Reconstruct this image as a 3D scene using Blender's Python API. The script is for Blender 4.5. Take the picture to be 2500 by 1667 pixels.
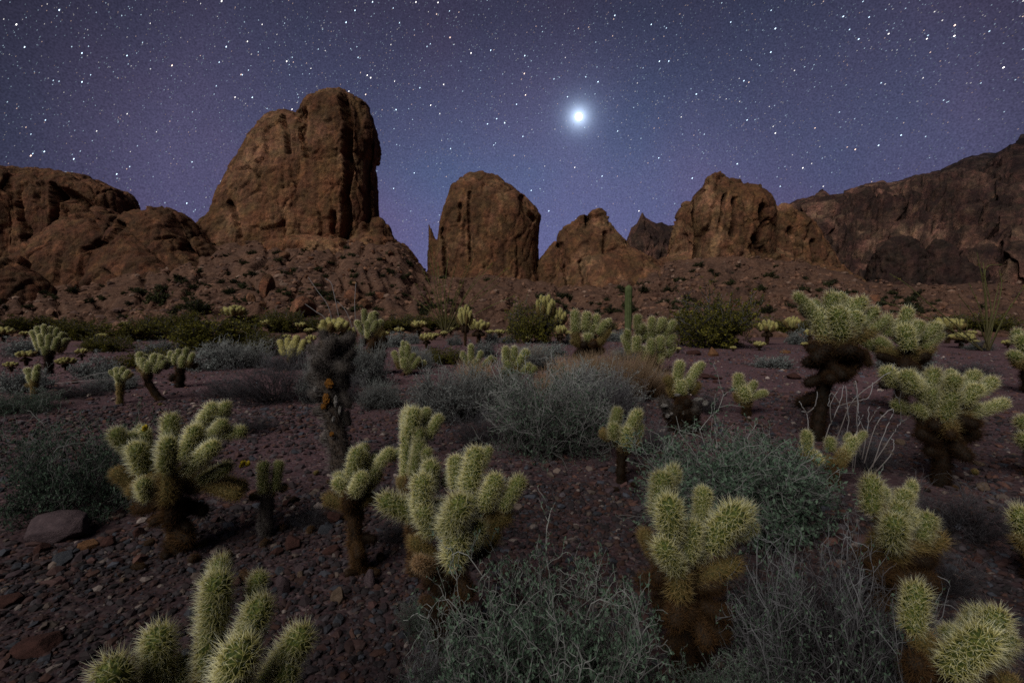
import bpy, math, random
import numpy as np
from mathutils import Vector, Matrix

# ------------------------------------------------------------------ camera
sc = bpy.context.scene
for o in list(bpy.data.objects):
    bpy.data.objects.remove(o)
C = bpy.context.collection
CAMH, PITCH, LENS = 1.5, math.radians(3.5), 17.0
F = LENS / 36.0 * 2500.0
cam_d = bpy.data.cameras.new('camera')
cam_d.lens = LENS
cam_d.sensor_width = 36.0
cam_d.clip_start = 0.05
cam_d.clip_end = 12000
cam = bpy.data.objects.new('camera', cam_d)
cam.location = (0, 0, CAMH)
cam.rotation_euler = (math.radians(90) - PITCH, 0, 0)
C.objects.link(cam)
sc.camera = cam
CP_, SP_ = math.cos(PITCH), math.sin(PITCH)


def ray(px, py):
    xc = (px - 1250.0) / F
    zc = -(py - 833.5) / F
    return np.array([xc, CP_ + zc * SP_, -SP_ + zc * CP_])


def unproj(px, py, Y):
    """point of the place seen at photo position (px, py), Y metres north of the tripod"""
    d = ray(px, py)
    return np.array([0, 0, CAMH]) + d * (Y / d[1])


# ------------------------------------------------------------------ sky, light, exposure
world = bpy.data.worlds.new("World")
sc.world = world
world.use_nodes = True
wt = world.node_tree
wt.nodes.clear()


def nd(tree, typ, ins=None, **props):
    n = tree.nodes.new(typ)
    for k, v in props.items():
        setattr(n, k, v)
    for k, v in (ins or {}).items():
        s = n.inputs[k]
        if isinstance(v, bpy.types.NodeSocket):
            tree.links.new(v, s)
        else:
            s.default_value = v
    return n


def mathn(tree, op, a, b=0.0, clamp=False):
    n = nd(tree, 'ShaderNodeMath', operation=op, use_clamp=clamp)
    for i, v in enumerate((a, b)):
        if isinstance(v, bpy.types.NodeSocket):
            tree.links.new(v, n.inputs[i])
        else:
            n.inputs[i].default_value = v
    return n.outputs[0]


def mixc(tree, fac, a, b, mode='MIX'):
    n = nd(tree, 'ShaderNodeMix', data_type='RGBA', blend_type=mode)
    for s, v in ((n.inputs[0], fac), (n.inputs[6], a), (n.inputs[7], b)):
        if isinstance(v, bpy.types.NodeSocket):
            tree.links.new(v, s)
        else:
            s.default_value = v if not isinstance(v, tuple) or len(v) == 4 else (*v, 1)
    return n.outputs[2]


def ramp(tree, fac, stops, interp='LINEAR'):
    n = nd(tree, 'ShaderNodeValToRGB', {'Fac': fac})
    n.color_ramp.interpolation = interp
    e = n.color_ramp.elements
    while len(e) < len(stops):
        e.new(0.5)
    for i, (p, c) in enumerate(stops):
        e[i].position = p
        e[i].color = (*c, 1) if len(c) == 3 else c
    return n.outputs[0]


def srgb(r, g, b):
    f = lambda c: (c / 255 / 12.92) if c / 255 <= 0.04045 else ((c / 255 + 0.055) / 1.055) ** 2.4
    return (f(r), f(g), f(b))


PLANET = ray(1413, 285)
PLANET = PLANET / np.linalg.norm(PLANET)
AFTERGLOW = ray(1330, 640)
AFTERGLOW = AFTERGLOW / np.linalg.norm(AFTERGLOW)
tc = nd(wt, 'ShaderNodeTexCoord').outputs['Generated']
nrm = nd(wt, 'ShaderNodeVectorMath', {0: tc}, operation='NORMALIZE').outputs[0]
sep = nd(wt, 'ShaderNodeSeparateXYZ', {0: nrm})


def dotdir(v):
    return nd(wt, 'ShaderNodeVectorMath', {0: nrm, 1: tuple(v)}, operation='DOT_PRODUCT').outputs['Value']


elev_col = ramp(wt, sep.outputs[2], [(0.0, srgb(94, 90, 124)), (0.13, srgb(92, 89, 123)), (0.27, srgb(85, 86, 116)),
                                     (0.5, srgb(63, 62, 84)), (0.75, srgb(50, 49, 65)), (1.0, srgb(48, 46, 62))])
ag = mathn(wt, 'POWER', mathn(wt, 'MAXIMUM', dotdir(AFTERGLOW), 0.0), 4.5)
col = mixc(wt, 1.0, elev_col, ramp(wt, ag, [(0, (0.34, 0.33, 0.32)), (0.13, (0.42, 0.42, 0.41)), (0.32, (0.84, 0.84, 0.86)), (0.62, (0.84, 0.88, 0.92)), (1, (1.20, 1.36, 1.44))]), 'MULTIPLY')
mv = nd(wt, 'ShaderNodeTexNoise', {'Vector': nrm, 'Scale': 3.2, 'Detail': 3.0})
col = mixc(wt, 1.0, col, ramp(wt, mv.outputs['Fac'], [(0.32, (0.84, 0.98, 1.02)), (0.68, (1.14, 0.99, 1.03))]), 'MULTIPLY')
gr = nd(wt, 'ShaderNodeTexNoise', {'Vector': nrm, 'Scale': 420.0, 'Detail': 1.0})
col = mixc(wt, 1.0, col, ramp(wt, gr.outputs['Fac'], [(0.25, (0.72, 0.72, 0.74)), (0.75, (1.28, 1.28, 1.26))]), 'MULTIPLY')
pang = mathn(wt, 'ARCCOSINE', mathn(wt, 'MINIMUM', dotdir(PLANET), 0.9999999))
g1 = mathn(wt, 'EXPONENT', mathn(wt, 'MULTIPLY', pang, -1 / 0.0095))
g2 = mathn(wt, 'EXPONENT', mathn(wt, 'MULTIPLY', pang, -1 / 0.030))
glow = nd(wt, 'ShaderNodeVectorMath', {0: (1.5, 1.9, 2.5), 'Scale': g1}, operation='SCALE').outputs[0]
glow2 = nd(wt, 'ShaderNodeVectorMath', {0: (0.055, 0.10, 0.17), 'Scale': g2}, operation='SCALE').outputs[0]
allc = nd(wt, 'ShaderNodeVectorMath', {0: col, 1: glow}, operation='ADD').outputs[0]
allc = nd(wt, 'ShaderNodeVectorMath', {0: allc, 1: glow2}, operation='ADD').outputs[0]
bg = nd(wt, 'ShaderNodeBackground', {'Color': allc, 'Strength': 1.0})
wo = nd(wt, 'ShaderNodeOutputWorld')
wt.links.new(bg.outputs[0], wo.inputs[0])

sun_d = bpy.data.lights.new('moonlight', 'SUN')
sun_d.energy = 2.7
sun_d.angle = math.radians(38)
sun_d.color = (1.0, 0.93, 0.84)
sun = bpy.data.objects.new('moonlight', sun_d)
SUN_AZ, SUN_EL = math.radians(-34), math.radians(43)   # behind the tripod, to the left
sd = Vector((math.sin(SUN_AZ) * math.cos(SUN_EL), -math.cos(SUN_AZ) * math.cos(SUN_EL), math.sin(SUN_EL)))
sun.rotation_euler = sd.to_track_quat('Z', 'Y').to_euler()
C.objects.link(sun)

sc.view_settings.view_transform = 'Standard'
sc.view_settings.look = 'None'
sc.view_settings.exposure = 0.0
sc.view_settings.gamma = 1.0
cy = sc.cycles
cy.use_denoising = False
cy.max_bounces = 4
cy.diffuse_bounces = 3
cy.glossy_bounces = 1
cy.transmission_bounces = 2
cy.transparent_max_bounces = 4
cy.caustics_reflective = False
cy.caustics_refractive = False
cy.use_adaptive_sampling = False
cy.pixel_filter_type = 'BLACKMAN_HARRIS'
cy.filter_width = 1.6

# ------------------------------------------------------------------ numpy noise
_rs = np.random.RandomState(7)
_perm = np.concatenate([_rs.permutation(256)] * 3)
_grad = _rs.normal(size=(256, 3))
_grad /= np.linalg.norm(_grad, axis=1)[:, None]


def perlin(P):
    P = np.asarray(P, dtype=np.float64)
    I = np.floor(P).astype(np.int64)
    f = P - I
    I &= 255
    u = f * f * f * (f * (f * 6 - 15) + 10)
    out = 0
    for dx in (0, 1):
        wx = u[..., 0] if dx else 1 - u[..., 0]
        for dy in (0, 1):
            wy = u[..., 1] if dy else 1 - u[..., 1]
            for dz in (0, 1):
                wz = u[..., 2] if dz else 1 - u[..., 2]
                h = _perm[_perm[_perm[(I[..., 0] + dx) & 255] + ((I[..., 1] + dy) & 255)] + ((I[..., 2] + dz) & 255)]
                g = _grad[h]
                out = out + wx * wy * wz * (g[..., 0] * (f[..., 0] - dx) + g[..., 1] * (f[..., 1] - dy) + g[..., 2] * (f[..., 2] - dz))
    return out * 1.6


def fbm(P, octs=4, gain=0.5, ridge=False):
    P = np.asarray(P, dtype=np.float64)
    s, a, t = 0.0, 1.0, 0.0
    for i in range(octs):
        n = perlin(P * (2.03 ** i) + i * 17.3)
        if ridge:
            n = 1 - 2 * np.abs(n)
        s = s + a * n
        t += a
        a *= gain
    return s / t


# ------------------------------------------------------------------ mesh helpers
def mk_mesh(name, V, faces, smooth=True, attrs=None, mat=None, mat_idx=None):
    """V (n,3); faces: list of int arrays (m,k)"""
    me = bpy.data.meshes.new(name)
    V = np.asarray(V, dtype=np.float32)
    if not isinstance(faces, list):
        faces = [faces]
    faces = [np.asarray(f, dtype=np.int32) for f in faces if len(f)]
    me.vertices.add(len(V))
    me.vertices.foreach_set('co', V.ravel())
    loops = np.concatenate([f.ravel() for f in faces])
    tot = np.concatenate([np.full(len(f), f.shape[1], dtype=np.int32) for f in faces])
    start = np.concatenate([[0], np.cumsum(tot)[:-1]]).astype(np.int32)
    me.loops.add(len(loops))
    me.loops.foreach_set('vertex_index', loops)
    me.polygons.add(len(tot))
    me.polygons.foreach_set('loop_start', start)
    me.polygons.foreach_set('loop_total', tot)
    if smooth is not None:
        me.polygons.foreach_set('use_smooth', np.full(len(tot), bool(smooth)))
    if mat_idx is not None:
        me.polygons.foreach_set('material_index', np.asarray(mat_idx, dtype=np.int32))
    for k, a in (attrs or {}).items():
        a = np.asarray(a, dtype=np.float32)
        if a.ndim == 1:
            at = me.attributes.new(k, 'FLOAT', 'POINT')
            at.data.foreach_set('value', a)
        else:
            at = me.attributes.new(k, 'FLOAT_COLOR', 'POINT')
            if a.shape[1] == 3:
                a = np.concatenate([a, np.ones((len(a), 1), np.float32)], 1)
            at.data.foreach_set('color', a.ravel())
    me.update()
    me.validate()
    for m in (mat if isinstance(mat, (list, tuple)) else [mat]):
        if m:
            me.materials.append(m)
    return me


def add(name, me, parent=None, loc=None, rot=None, scale=None, M=None):
    o = bpy.data.objects.new(name, me)
    C.objects.link(o)
    if parent:
        o.parent = parent
    if M is not None:
        o.matrix_local = M
    else:
        if loc is not None:
            o.location = loc
        if rot is not None:
            o.rotation_euler = rot
        if scale is not None:
            o.scale = scale if hasattr(scale, '__len__') else (scale,) * 3
    return o


def tag(o, label=None, cat=None, group=None, kind=None):
    if label:
        o['label'] = label
    if cat:
        o['category'] = cat
    if group:
        o['group'] = group
    if kind:
        o['kind'] = kind
    return o


def thing(name, label, cat, loc, group=None, rz=0, scale=1.0):
    o = bpy.data.objects.new(name, None)
    o.empty_display_size = 0.1
    C.objects.link(o)
    o.location = loc
    o.rotation_euler = (0, 0, rz)
    o.scale = scale if hasattr(scale, '__len__') else (scale,) * 3
    return tag(o, label, cat, group)


def tubes(P, R, sides=3, cap=True):
    """P (N,K,3) polylines, R (N,K) radii -> V, [quads, tris], t"""
    N, K, _ = P.shape
    T = np.gradient(P, axis=1)
    T /= np.linalg.norm(T, axis=2, keepdims=True) + 1e-9
    ref = np.where(np.abs(T[..., 2:3]) > 0.9, np.array([1.0, 0, 0]), np.array([0, 0, 1.0]))
    A = np.cross(T, ref)
    A /= np.linalg.norm(A, axis=2, keepdims=True) + 1e-9
    B = np.cross(T, A)
    ang = np.arange(sides) * 2 * np.pi / sides
    V = P[:, :, None, :] + R[:, :, None, None] * (np.cos(ang)[None, None, :, None] * A[:, :, None, :] + np.sin(ang)[None, None, :, None] * B[:, :, None, :])
    base = (np.arange(N) * K * sides)[:, None, None] + (np.arange(K - 1) * sides)[None, :, None] + np.arange(sides)[None, None, :]
    nxt = (np.arange(N) * K * sides)[:, None, None] + (np.arange(K - 1) * sides)[None, :, None] + ((np.arange(sides) + 1) % sides)[None, None, :]
    Q = np.stack([base, nxt, nxt + sides, base + sides], -1).reshape(-1, 4)
    t = np.broadcast_to(np.linspace(0, 1, K)[None, :, None], (N, K, sides)).ravel()
    return V.reshape(-1, 3), Q, t


# ------------------------------------------------------------------ the ground
CRX = [-1500, -600, 0, 150, 300, 480, 640, 800, 920, 980, 1050, 1150, 1300, 1380, 1460, 1540, 1620, 1700, 1850, 1960, 2060, 2150, 2300, 2500, 3200, 4200]
CRY = [690, 690, 682, 655, 635, 592, 578, 590, 575, 600, 678, 672, 690, 700, 690, 668, 646, 634, 630, 640, 672, 694, 697, 694, 680, 680]
DB = 115.0
Z0 = -0.8


def sstep(a, b, x):
    t = np.clip((x - a) / (b - a), 0, 1)
    return t * t * (3 - 2 * t)


def ground(x, y, fine=True):
    x = np.asarray(x, float)
    y = np.asarray(y, float)
    ys = np.maximum(y, 4.0)
    px = 1250 + F * x / ys
    py = np.interp(px, CRX, CRY)
    zcn = (833.5 - py) / F
    slope = (-SP_ + zcn * CP_) / (CP_ + zcn * SP_)
    zc = CAMH + DB * slope
    r = np.sqrt(x * x + y * y)
    t = np.clip((y - 46) / (DB - 46), 0, 1)
    ed = 21 + 3.0 * np.sin(x * 0.11 + 0.6) + 1.2 * np.sin(x * 0.37)
    z = Z0 * sstep(ed, ed + 10, y)
    z = z + (zc - Z0) * t ** 1.35
    z = z + np.maximum(y - DB, 0) * 0.012
    P = np.stack([x, y, np.zeros_like(x)], -1)
    fl = sstep(1.5, 6, r)
    z = z + 0.10 * fbm(P / 3.7, 3) * fl * (1 - t)
    tal = sstep(0.02, 0.3, t)
    gul = fbm(np.stack([x / ys * 115 / 7.5 + 0.6 * fbm(P / 14, 2), y / 60, 0 * x], -1) + 40, 3)
    z = z - tal * 1.5 * np.clip(1 - np.abs(gul) / 0.16, 0, 1) * np.clip(t * 2.2, 0, 1) * (1 - sstep(0.85, 1.0, t))
    z = z + tal * 0.9 * np.clip(fbm(P / np.array([7.0, 9.0, 1]) + 60, 3, 0.5, ridge=True) - 0.28, 0, 1)
    z = z + tal * (1.7 * fbm(P / np.array([8.0, 17.0, 1]), 4) + 0.32 * fbm(P / np.array([2.2, 3.4, 1]) + 9, 4, 0.6, ridge=True) - 0.3)
    if fine:
        z = z + 0.022 * fbm(P / 0.33 + 3, 3) * (1 - sstep(12, 40, r))
    return z


_KS = np.concatenate([np.geomspace(0.5, 40, 420), np.linspace(40.3, 170, 500)])


def ghit(px, py):
    d = ray(px, py)
    P = np.array([0, 0, CAMH]) + d[None] * _KS[:, None]
    g = P[:, 2] - ground(P[:, 0], P[:, 1], False)
    i = np.nonzero(g <= 0)[0]
    i = int(i[0]) if len(i) and i[0] > 0 else len(_KS) - 1
    f = g[i - 1] / (g[i - 1] - g[i]) if g[i] < 0 else 1.0
    return P[i - 1] + (P[i] - P[i - 1]) * f


# ------------------------------------------------------------------ materials
def new_mat(name):
    m = bpy.data.materials.new(name)
    m.use_nodes = True
    t = m.node_tree
    t.nodes.clear()
    out = nd(t, 'ShaderNodeOutputMaterial')
    return m, t, out


def principled(t, out, color, rough=0.9, normal=None, spec=0.15):
    ins = {'Base Color': color, 'Roughness': rough, 'Specular IOR Level': spec}
    if normal is not None:
        ins['Normal'] = normal
    p = nd(t, 'ShaderNodeBsdfPrincipled', ins)
    t.links.new(p.outputs[0], out.inputs[0])
    return p


def bump(t, h, strength, dist, normal=None):
    ins = {'Height': h, 'Strength': strength, 'Distance': dist}
    if normal is not None:
        ins['Normal'] = normal
    return nd(t, 'ShaderNodeBump', ins).outputs[0]


def c4(c):
    return (*c, 1)


# ground
gm, t, out = new_mat('desert_ground')
pos = nd(t, 'ShaderNodeNewGeometry').outputs['Position']
v1 = nd(t, 'ShaderNodeTexVoronoi', {'Vector': pos, 'Scale': 42.0, 'Randomness': 1.0})
v2 = nd(t, 'ShaderNodeTexVoronoi', {'Vector': pos, 'Scale': 16.0, 'Randomness': 1.0})
n1 = nd(t, 'ShaderNodeTexNoise', {'Vector': pos, 'Scale': 0.5, 'Detail': 6.0})
n2 = nd(t, 'ShaderNodeTexNoise', {'Vector': pos, 'Scale': 6.0, 'Detail': 8.0, 'Roughness': 0.7})
cs = nd(t, 'ShaderNodeSeparateColor', {0: v1.outputs['Color']})
pebble = ramp(t, cs.outputs[0], [(0.0, (0.015, 0.011, 0.014)), (0.3, (0.030, 0.019, 0.022)), (0.55, (0.042, 0.023, 0.023)),
                                 (0.75, (0.032, 0.031, 0.040)), (0.93, (0.070, 0.052, 0.048)), (1.0, (0.12, 0.10, 0.10))])
soil = ramp(t, n2.outputs['Fac'], [(0.3, (0.018, 0.0125, 0.016)), (0.7, (0.046, 0.030, 0.034))])
gcol = mixc(t, 0.55, pebble, soil)
gcol = mixc(t, 1.0, gcol, ramp(t, n1.outputs['Fac'], [(0.3, (0.75, 0.75, 0.75)), (0.7, (1.25, 1.2, 1.2))]), 'MULTIPLY')
# talus earth of the slopes below the buttes
n3 = nd(t, 'ShaderNodeTexNoise', {'Vector': pos, 'Scale': 0.16, 'Detail': 8.0, 'Roughness': 0.65})
n4 = nd(t, 'ShaderNodeTexNoise', {'Vector': pos, 'Scale': 1.6, 'Detail': 6.0, 'Roughness': 0.75})
tal = ramp(t, n4.outputs['Fac'], [(0.30, (0.055, 0.031, 0.024)), (0.5, (0.108, 0.062, 0.045)), (0.72, (0.20, 0.130, 0.100))])
tal = mixc(t, 1.0, tal, ramp(t, n3.outputs['Fac'], [(0.32, (0.62, 0.62, 0.66)), (0.68, (1.2, 1.12, 1.02))]), 'MULTIPLY')
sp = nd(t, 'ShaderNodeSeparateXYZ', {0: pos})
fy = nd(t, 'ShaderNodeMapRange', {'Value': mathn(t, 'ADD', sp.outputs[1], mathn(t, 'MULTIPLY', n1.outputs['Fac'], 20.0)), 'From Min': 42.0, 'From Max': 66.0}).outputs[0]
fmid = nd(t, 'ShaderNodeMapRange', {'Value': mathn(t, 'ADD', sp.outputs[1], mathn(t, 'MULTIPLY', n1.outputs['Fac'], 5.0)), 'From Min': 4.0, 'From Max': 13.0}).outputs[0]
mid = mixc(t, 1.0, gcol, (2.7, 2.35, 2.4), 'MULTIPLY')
gcol = mixc(t, fmid, gcol, mid)  # vignette painted into the soil: dark near the camera, lighter further off
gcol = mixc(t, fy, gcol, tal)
hb = mathn(t, 'ADD', mathn(t, 'MULTIPLY', v1.outputs['Distance'], -0.5), mathn(t, 'ADD', mathn(t, 'MULTIPLY', v2.outputs['Distance'], -1.0), n2.outputs['Fac']))
bn = bump(t, hb, 0.9, 0.02)
bn2 = bump(t, n4.outputs['Fac'], 0.8, 0.6)
mixn = nd(t, 'ShaderNodeMix', {0: fy}, data_type='VECTOR')
t.links.new(bn, mixn.inputs[4])
t.links.new(bn2, mixn.inputs[5])
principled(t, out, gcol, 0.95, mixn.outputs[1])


def rock_material(name, cols, scale=1.0, streak=0.5, dark=(0.03, 0.018, 0.014), bumpd=0.5, darken_x=None, pale_at=None):
    m, t, out = new_mat(name)
    pos = nd(t, 'ShaderNodeNewGeometry').outputs['Position']
    mp = nd(t, 'ShaderNodeMapping', {'Vector': pos, 'Scale': (0.32 * scale, 0.32 * scale, 0.05 * scale)}).outputs[0]
    a = nd(t, 'ShaderNodeTexNoise', {'Vector': pos, 'Scale': 0.09 * scale, 'Detail': 9.0, 'Roughness': 0.62})
    b = nd(t, 'ShaderNodeTexNoise', {'Vector': pos, 'Scale': 0.9 * scale, 'Detail': 8.0, 'Roughness': 0.72})
    s = nd(t, 'ShaderNodeTexNoise', {'Vector': mp, 'Scale': 1.0, 'Detail': 6.0, 'Roughness': 0.6, 'Distortion': 0.6})
    v = nd(t, 'ShaderNodeTexVoronoi', {'Vector': pos, 'Scale': 0.55 * scale, 'Detail': 2.0}, feature='F1')
    base = ramp(t, a.outputs['Fac'], [(0.3, cols[0]), (0.5, cols[1]), (0.7, cols[2])])
    base = mixc(t, 1.0, base, ramp(t, b.outputs['Fac'], [(0.28, (0.4, 0.4, 0.42)), (0.5, (0.92, 0.92, 0.92)), (0.74, (1.9, 1.75, 1.5))]), 'MULTIPLY')
    st = ramp(t, s.outputs['Fac'], [(0.40, (1, 1, 1)), (0.56, (0, 0, 0))])
    base = mixc(t, mathn(t, 'MULTIPLY', mathn(t, 'SUBTRACT', 1.0, st), streak), base, dark)
    w = nd(t, 'ShaderNodeTexNoise', {'Vector': pos, 'Scale': 4.5 * scale, 'Detail': 5.0, 'Roughness': 0.75})
    base = mixc(t, 1.0, base, ramp(t, w.outputs['Fac'], [(0.32, (0.62, 0.60, 0.60)), (0.5, (1, 1, 1)), (0.68, (1.5, 1.45, 1.4))]), 'MULTIPLY')
    hue = nd(t, 'ShaderNodeTexNoise', {'Vector': pos, 'Scale': 0.35 * scale, 'Detail': 3.0})
    base = mixc(t, 1.0, base, ramp(t, hue.outputs['Fac'], [(0.36, (0.92, 1.03, 0.95)), (0.64, (1.10, 0.97, 1.02))]), 'MULTIPLY')
    if pale_at:       # paler, pinkish patch low on the tallest tower
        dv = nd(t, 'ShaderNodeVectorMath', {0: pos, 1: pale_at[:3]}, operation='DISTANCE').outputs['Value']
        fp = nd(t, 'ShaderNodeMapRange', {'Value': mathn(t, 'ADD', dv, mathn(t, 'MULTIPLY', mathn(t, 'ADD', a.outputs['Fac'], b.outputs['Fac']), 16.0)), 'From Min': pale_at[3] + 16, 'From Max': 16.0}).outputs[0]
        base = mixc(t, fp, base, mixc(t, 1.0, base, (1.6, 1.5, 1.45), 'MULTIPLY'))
    if darken_x:      # shade over the right end of the ridge, put into the colour
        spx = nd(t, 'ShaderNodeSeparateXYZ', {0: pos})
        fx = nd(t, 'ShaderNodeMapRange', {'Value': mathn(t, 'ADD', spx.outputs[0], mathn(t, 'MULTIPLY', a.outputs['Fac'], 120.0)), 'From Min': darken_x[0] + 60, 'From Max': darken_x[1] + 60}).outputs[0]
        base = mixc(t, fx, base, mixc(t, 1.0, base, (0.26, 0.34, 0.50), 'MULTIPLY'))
    h = mathn(t, 'ADD', mathn(t, 'MULTIPLY', b.outputs['Fac'], 1.0), mathn(t, 'MULTIPLY', s.outputs['Fac'], 0.9))
    h = mathn(t, 'ADD', h, mathn(t, 'MULTIPLY', v.outputs['Distance'], 0.25))
    principled(t, out, base, 0.93, bump(t, h, 1.0, 1.5 * bumpd / scale))
    return m


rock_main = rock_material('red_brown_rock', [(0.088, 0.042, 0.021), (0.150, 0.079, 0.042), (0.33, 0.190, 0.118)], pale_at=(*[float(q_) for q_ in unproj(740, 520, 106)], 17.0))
rock_left = rock_material('brown_rock', [(0.075, 0.035, 0.020), (0.130, 0.066, 0.038), (0.21, 0.112, 0.066)])
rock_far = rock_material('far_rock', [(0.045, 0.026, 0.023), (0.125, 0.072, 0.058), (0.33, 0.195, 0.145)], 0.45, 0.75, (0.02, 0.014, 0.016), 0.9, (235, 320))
rock_dark = rock_material('dark_rock', [(0.024, 0.015, 0.015), (0.046, 0.028, 0.025), (0.075, 0.045, 0.036)], 0.6, 0.6, (0.012, 0.009, 0.010), 0.6)
boulder_mat = rock_material('boulder_rock', [(0.12, 0.055, 0.032), (0.17, 0.083, 0.050), (0.24, 0.13, 0.08)], 1.4, 0.3)


def stone_material(name, c1, c2, sc_=1.0):
    m, t, out = new_mat(name)
    pos = nd(t, 'ShaderNodeTexCoord').outputs['Object']
    a = nd(t, 'ShaderNodeTexNoise', {'Vector': pos, 'Scale': 2.2 * sc_, 'Detail': 8.0, 'Roughness': 0.65})
    b = nd(t, 'ShaderNodeTexNoise', {'Vector': pos, 'Scale': 14.0 * sc_, 'Detail': 6.0, 'Roughness': 0.7})
    col = ramp(t, a.outputs['Fac'], [(0.35, c1), (0.65, c2)])
    col = mixc(t, 1.0, col, ramp(t, b.outputs['Fac'], [(0.3, (0.7, 0.7, 0.7)), (0.7, (1.35, 1.35, 1.35))]), 'MULTIPLY')
    principled(t, out, col, 0.85, bump(t, b.outputs['Fac'], 0.6, 0.05))
    return m


stone_mats = {
    'mauve': stone_material('mauve_stone', (0.045, 0.032, 0.038), (0.085, 0.061, 0.068)),
    'red': stone_material('red_stone', (0.030, 0.014, 0.012), (0.062, 0.028, 0.024)),
    'blue': stone_material('blue_grey_stone', (0.028, 0.032, 0.042), (0.055, 0.058, 0.068)),
    'tan': stone_material('tan_stone', (0.06, 0.042, 0.030), (0.125, 0.090, 0.068)),
    'orange': stone_material('orange_stone', (0.09, 0.045, 0.022), (0.17, 0.085, 0.042)),
}

gravm, t, out = new_mat('gravel')
at = nd(t, 'ShaderNodeAttribute', attribute_name='col')
pos = nd(t, 'ShaderNodeNewGeometry').outputs['Position']
b = nd(t, 'ShaderNodeTexNoise', {'Vector': pos, 'Scale': 120.0, 'Detail': 4.0, 'Roughness': 0.7})
col = mixc(t, 1.0, at.outputs['Color'], ramp(t, b.outputs['Fac'], [(0.3, (0.7, 0.7, 0.7)), (0.7, (1.4, 1.4, 1.4))]), 'MULTIPLY')
principled(t, out, col, 0.8, bump(t, b.outputs['Fac'], 0.5, 0.004), 0.25)


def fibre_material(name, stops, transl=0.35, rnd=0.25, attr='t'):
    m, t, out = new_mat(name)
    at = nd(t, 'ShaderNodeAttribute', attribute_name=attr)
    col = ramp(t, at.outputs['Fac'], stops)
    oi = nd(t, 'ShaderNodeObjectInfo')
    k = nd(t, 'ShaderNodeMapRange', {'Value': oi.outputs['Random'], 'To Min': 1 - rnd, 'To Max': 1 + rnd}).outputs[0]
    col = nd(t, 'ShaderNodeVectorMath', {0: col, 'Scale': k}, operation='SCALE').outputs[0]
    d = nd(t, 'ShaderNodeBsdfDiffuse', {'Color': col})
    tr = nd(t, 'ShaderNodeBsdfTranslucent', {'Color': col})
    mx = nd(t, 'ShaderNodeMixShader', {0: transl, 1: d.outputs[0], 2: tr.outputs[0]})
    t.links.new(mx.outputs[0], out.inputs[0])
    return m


def skin_material(name, c1, c2, sc_=9.0, rough=0.8):
    m, t, out = new_mat(name)
    pos = nd(t, 'ShaderNodeTexCoord').outputs['Object']
    v = nd(t, 'ShaderNodeTexVoronoi', {'Vector': pos, 'Scale': sc_})
    col = ramp(t, v.outputs['Distance'], [(0.1, c2), (0.6, c1)])
    principled(t, out, col, rough, bump(t, v.outputs['Distance'], -0.8, 0.1))
    return m


SP_MATS = {
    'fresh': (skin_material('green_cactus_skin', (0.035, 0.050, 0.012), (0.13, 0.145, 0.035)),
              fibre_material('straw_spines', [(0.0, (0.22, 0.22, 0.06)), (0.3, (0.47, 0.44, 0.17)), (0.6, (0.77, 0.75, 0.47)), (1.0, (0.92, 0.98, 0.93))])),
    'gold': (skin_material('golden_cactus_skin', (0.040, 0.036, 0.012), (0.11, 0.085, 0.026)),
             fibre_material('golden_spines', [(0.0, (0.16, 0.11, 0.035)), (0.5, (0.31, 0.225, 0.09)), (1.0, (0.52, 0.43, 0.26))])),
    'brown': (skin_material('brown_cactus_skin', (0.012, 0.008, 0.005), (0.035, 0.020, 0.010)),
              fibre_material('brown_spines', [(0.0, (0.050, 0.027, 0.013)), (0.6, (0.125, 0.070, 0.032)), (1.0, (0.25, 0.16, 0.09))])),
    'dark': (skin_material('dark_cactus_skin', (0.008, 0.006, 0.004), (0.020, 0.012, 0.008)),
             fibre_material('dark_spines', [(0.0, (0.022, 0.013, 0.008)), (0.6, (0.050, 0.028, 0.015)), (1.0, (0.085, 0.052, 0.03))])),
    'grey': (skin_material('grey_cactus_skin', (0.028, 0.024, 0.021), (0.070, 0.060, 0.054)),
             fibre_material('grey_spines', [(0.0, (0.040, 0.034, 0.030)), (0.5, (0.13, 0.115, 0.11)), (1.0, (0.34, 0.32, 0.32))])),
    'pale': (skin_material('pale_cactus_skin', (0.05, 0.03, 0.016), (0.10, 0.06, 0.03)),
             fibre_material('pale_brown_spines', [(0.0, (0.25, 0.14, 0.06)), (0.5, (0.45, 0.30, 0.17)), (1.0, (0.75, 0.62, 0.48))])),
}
FAR_SKIN = {'fresh': skin_material('bristly_green_skin', (0.18, 0.165, 0.052), (0.53, 0.475, 0.185), 12), 'gold': skin_material('bristly_golden_skin', (0.075, 0.055, 0.02), (0.17, 0.13, 0.05), 12)}
lichen_mat = stone_material('orange_lichen', (0.07, 0.03, 0.008), (0.26, 0.11, 0.015), 22)
bleach_mat = stone_material('bleached_wood', (0.06, 0.055, 0.052), (0.26, 0.25, 0.24), 16)
deadwood_mat = stone_material('dead_cactus_wood', (0.018, 0.013, 0.010), (0.115, 0.088, 0.070), 14)
bud_mat = stone_material('yellow_bud', (0.30, 0.22, 0.015), (0.52, 0.40, 0.03), 9)
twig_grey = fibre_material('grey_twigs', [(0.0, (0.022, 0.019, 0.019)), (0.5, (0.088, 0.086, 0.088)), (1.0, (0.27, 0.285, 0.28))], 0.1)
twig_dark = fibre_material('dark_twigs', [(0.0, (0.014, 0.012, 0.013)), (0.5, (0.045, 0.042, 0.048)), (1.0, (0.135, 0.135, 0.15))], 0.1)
twig_violet = fibre_material('violet_grey_twigs', [(0.0, (0.014, 0.012, 0.012)), (0.5, (0.075, 0.073, 0.080)), (1.0, (0.24, 0.25, 0.27))], 0.1)
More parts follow.
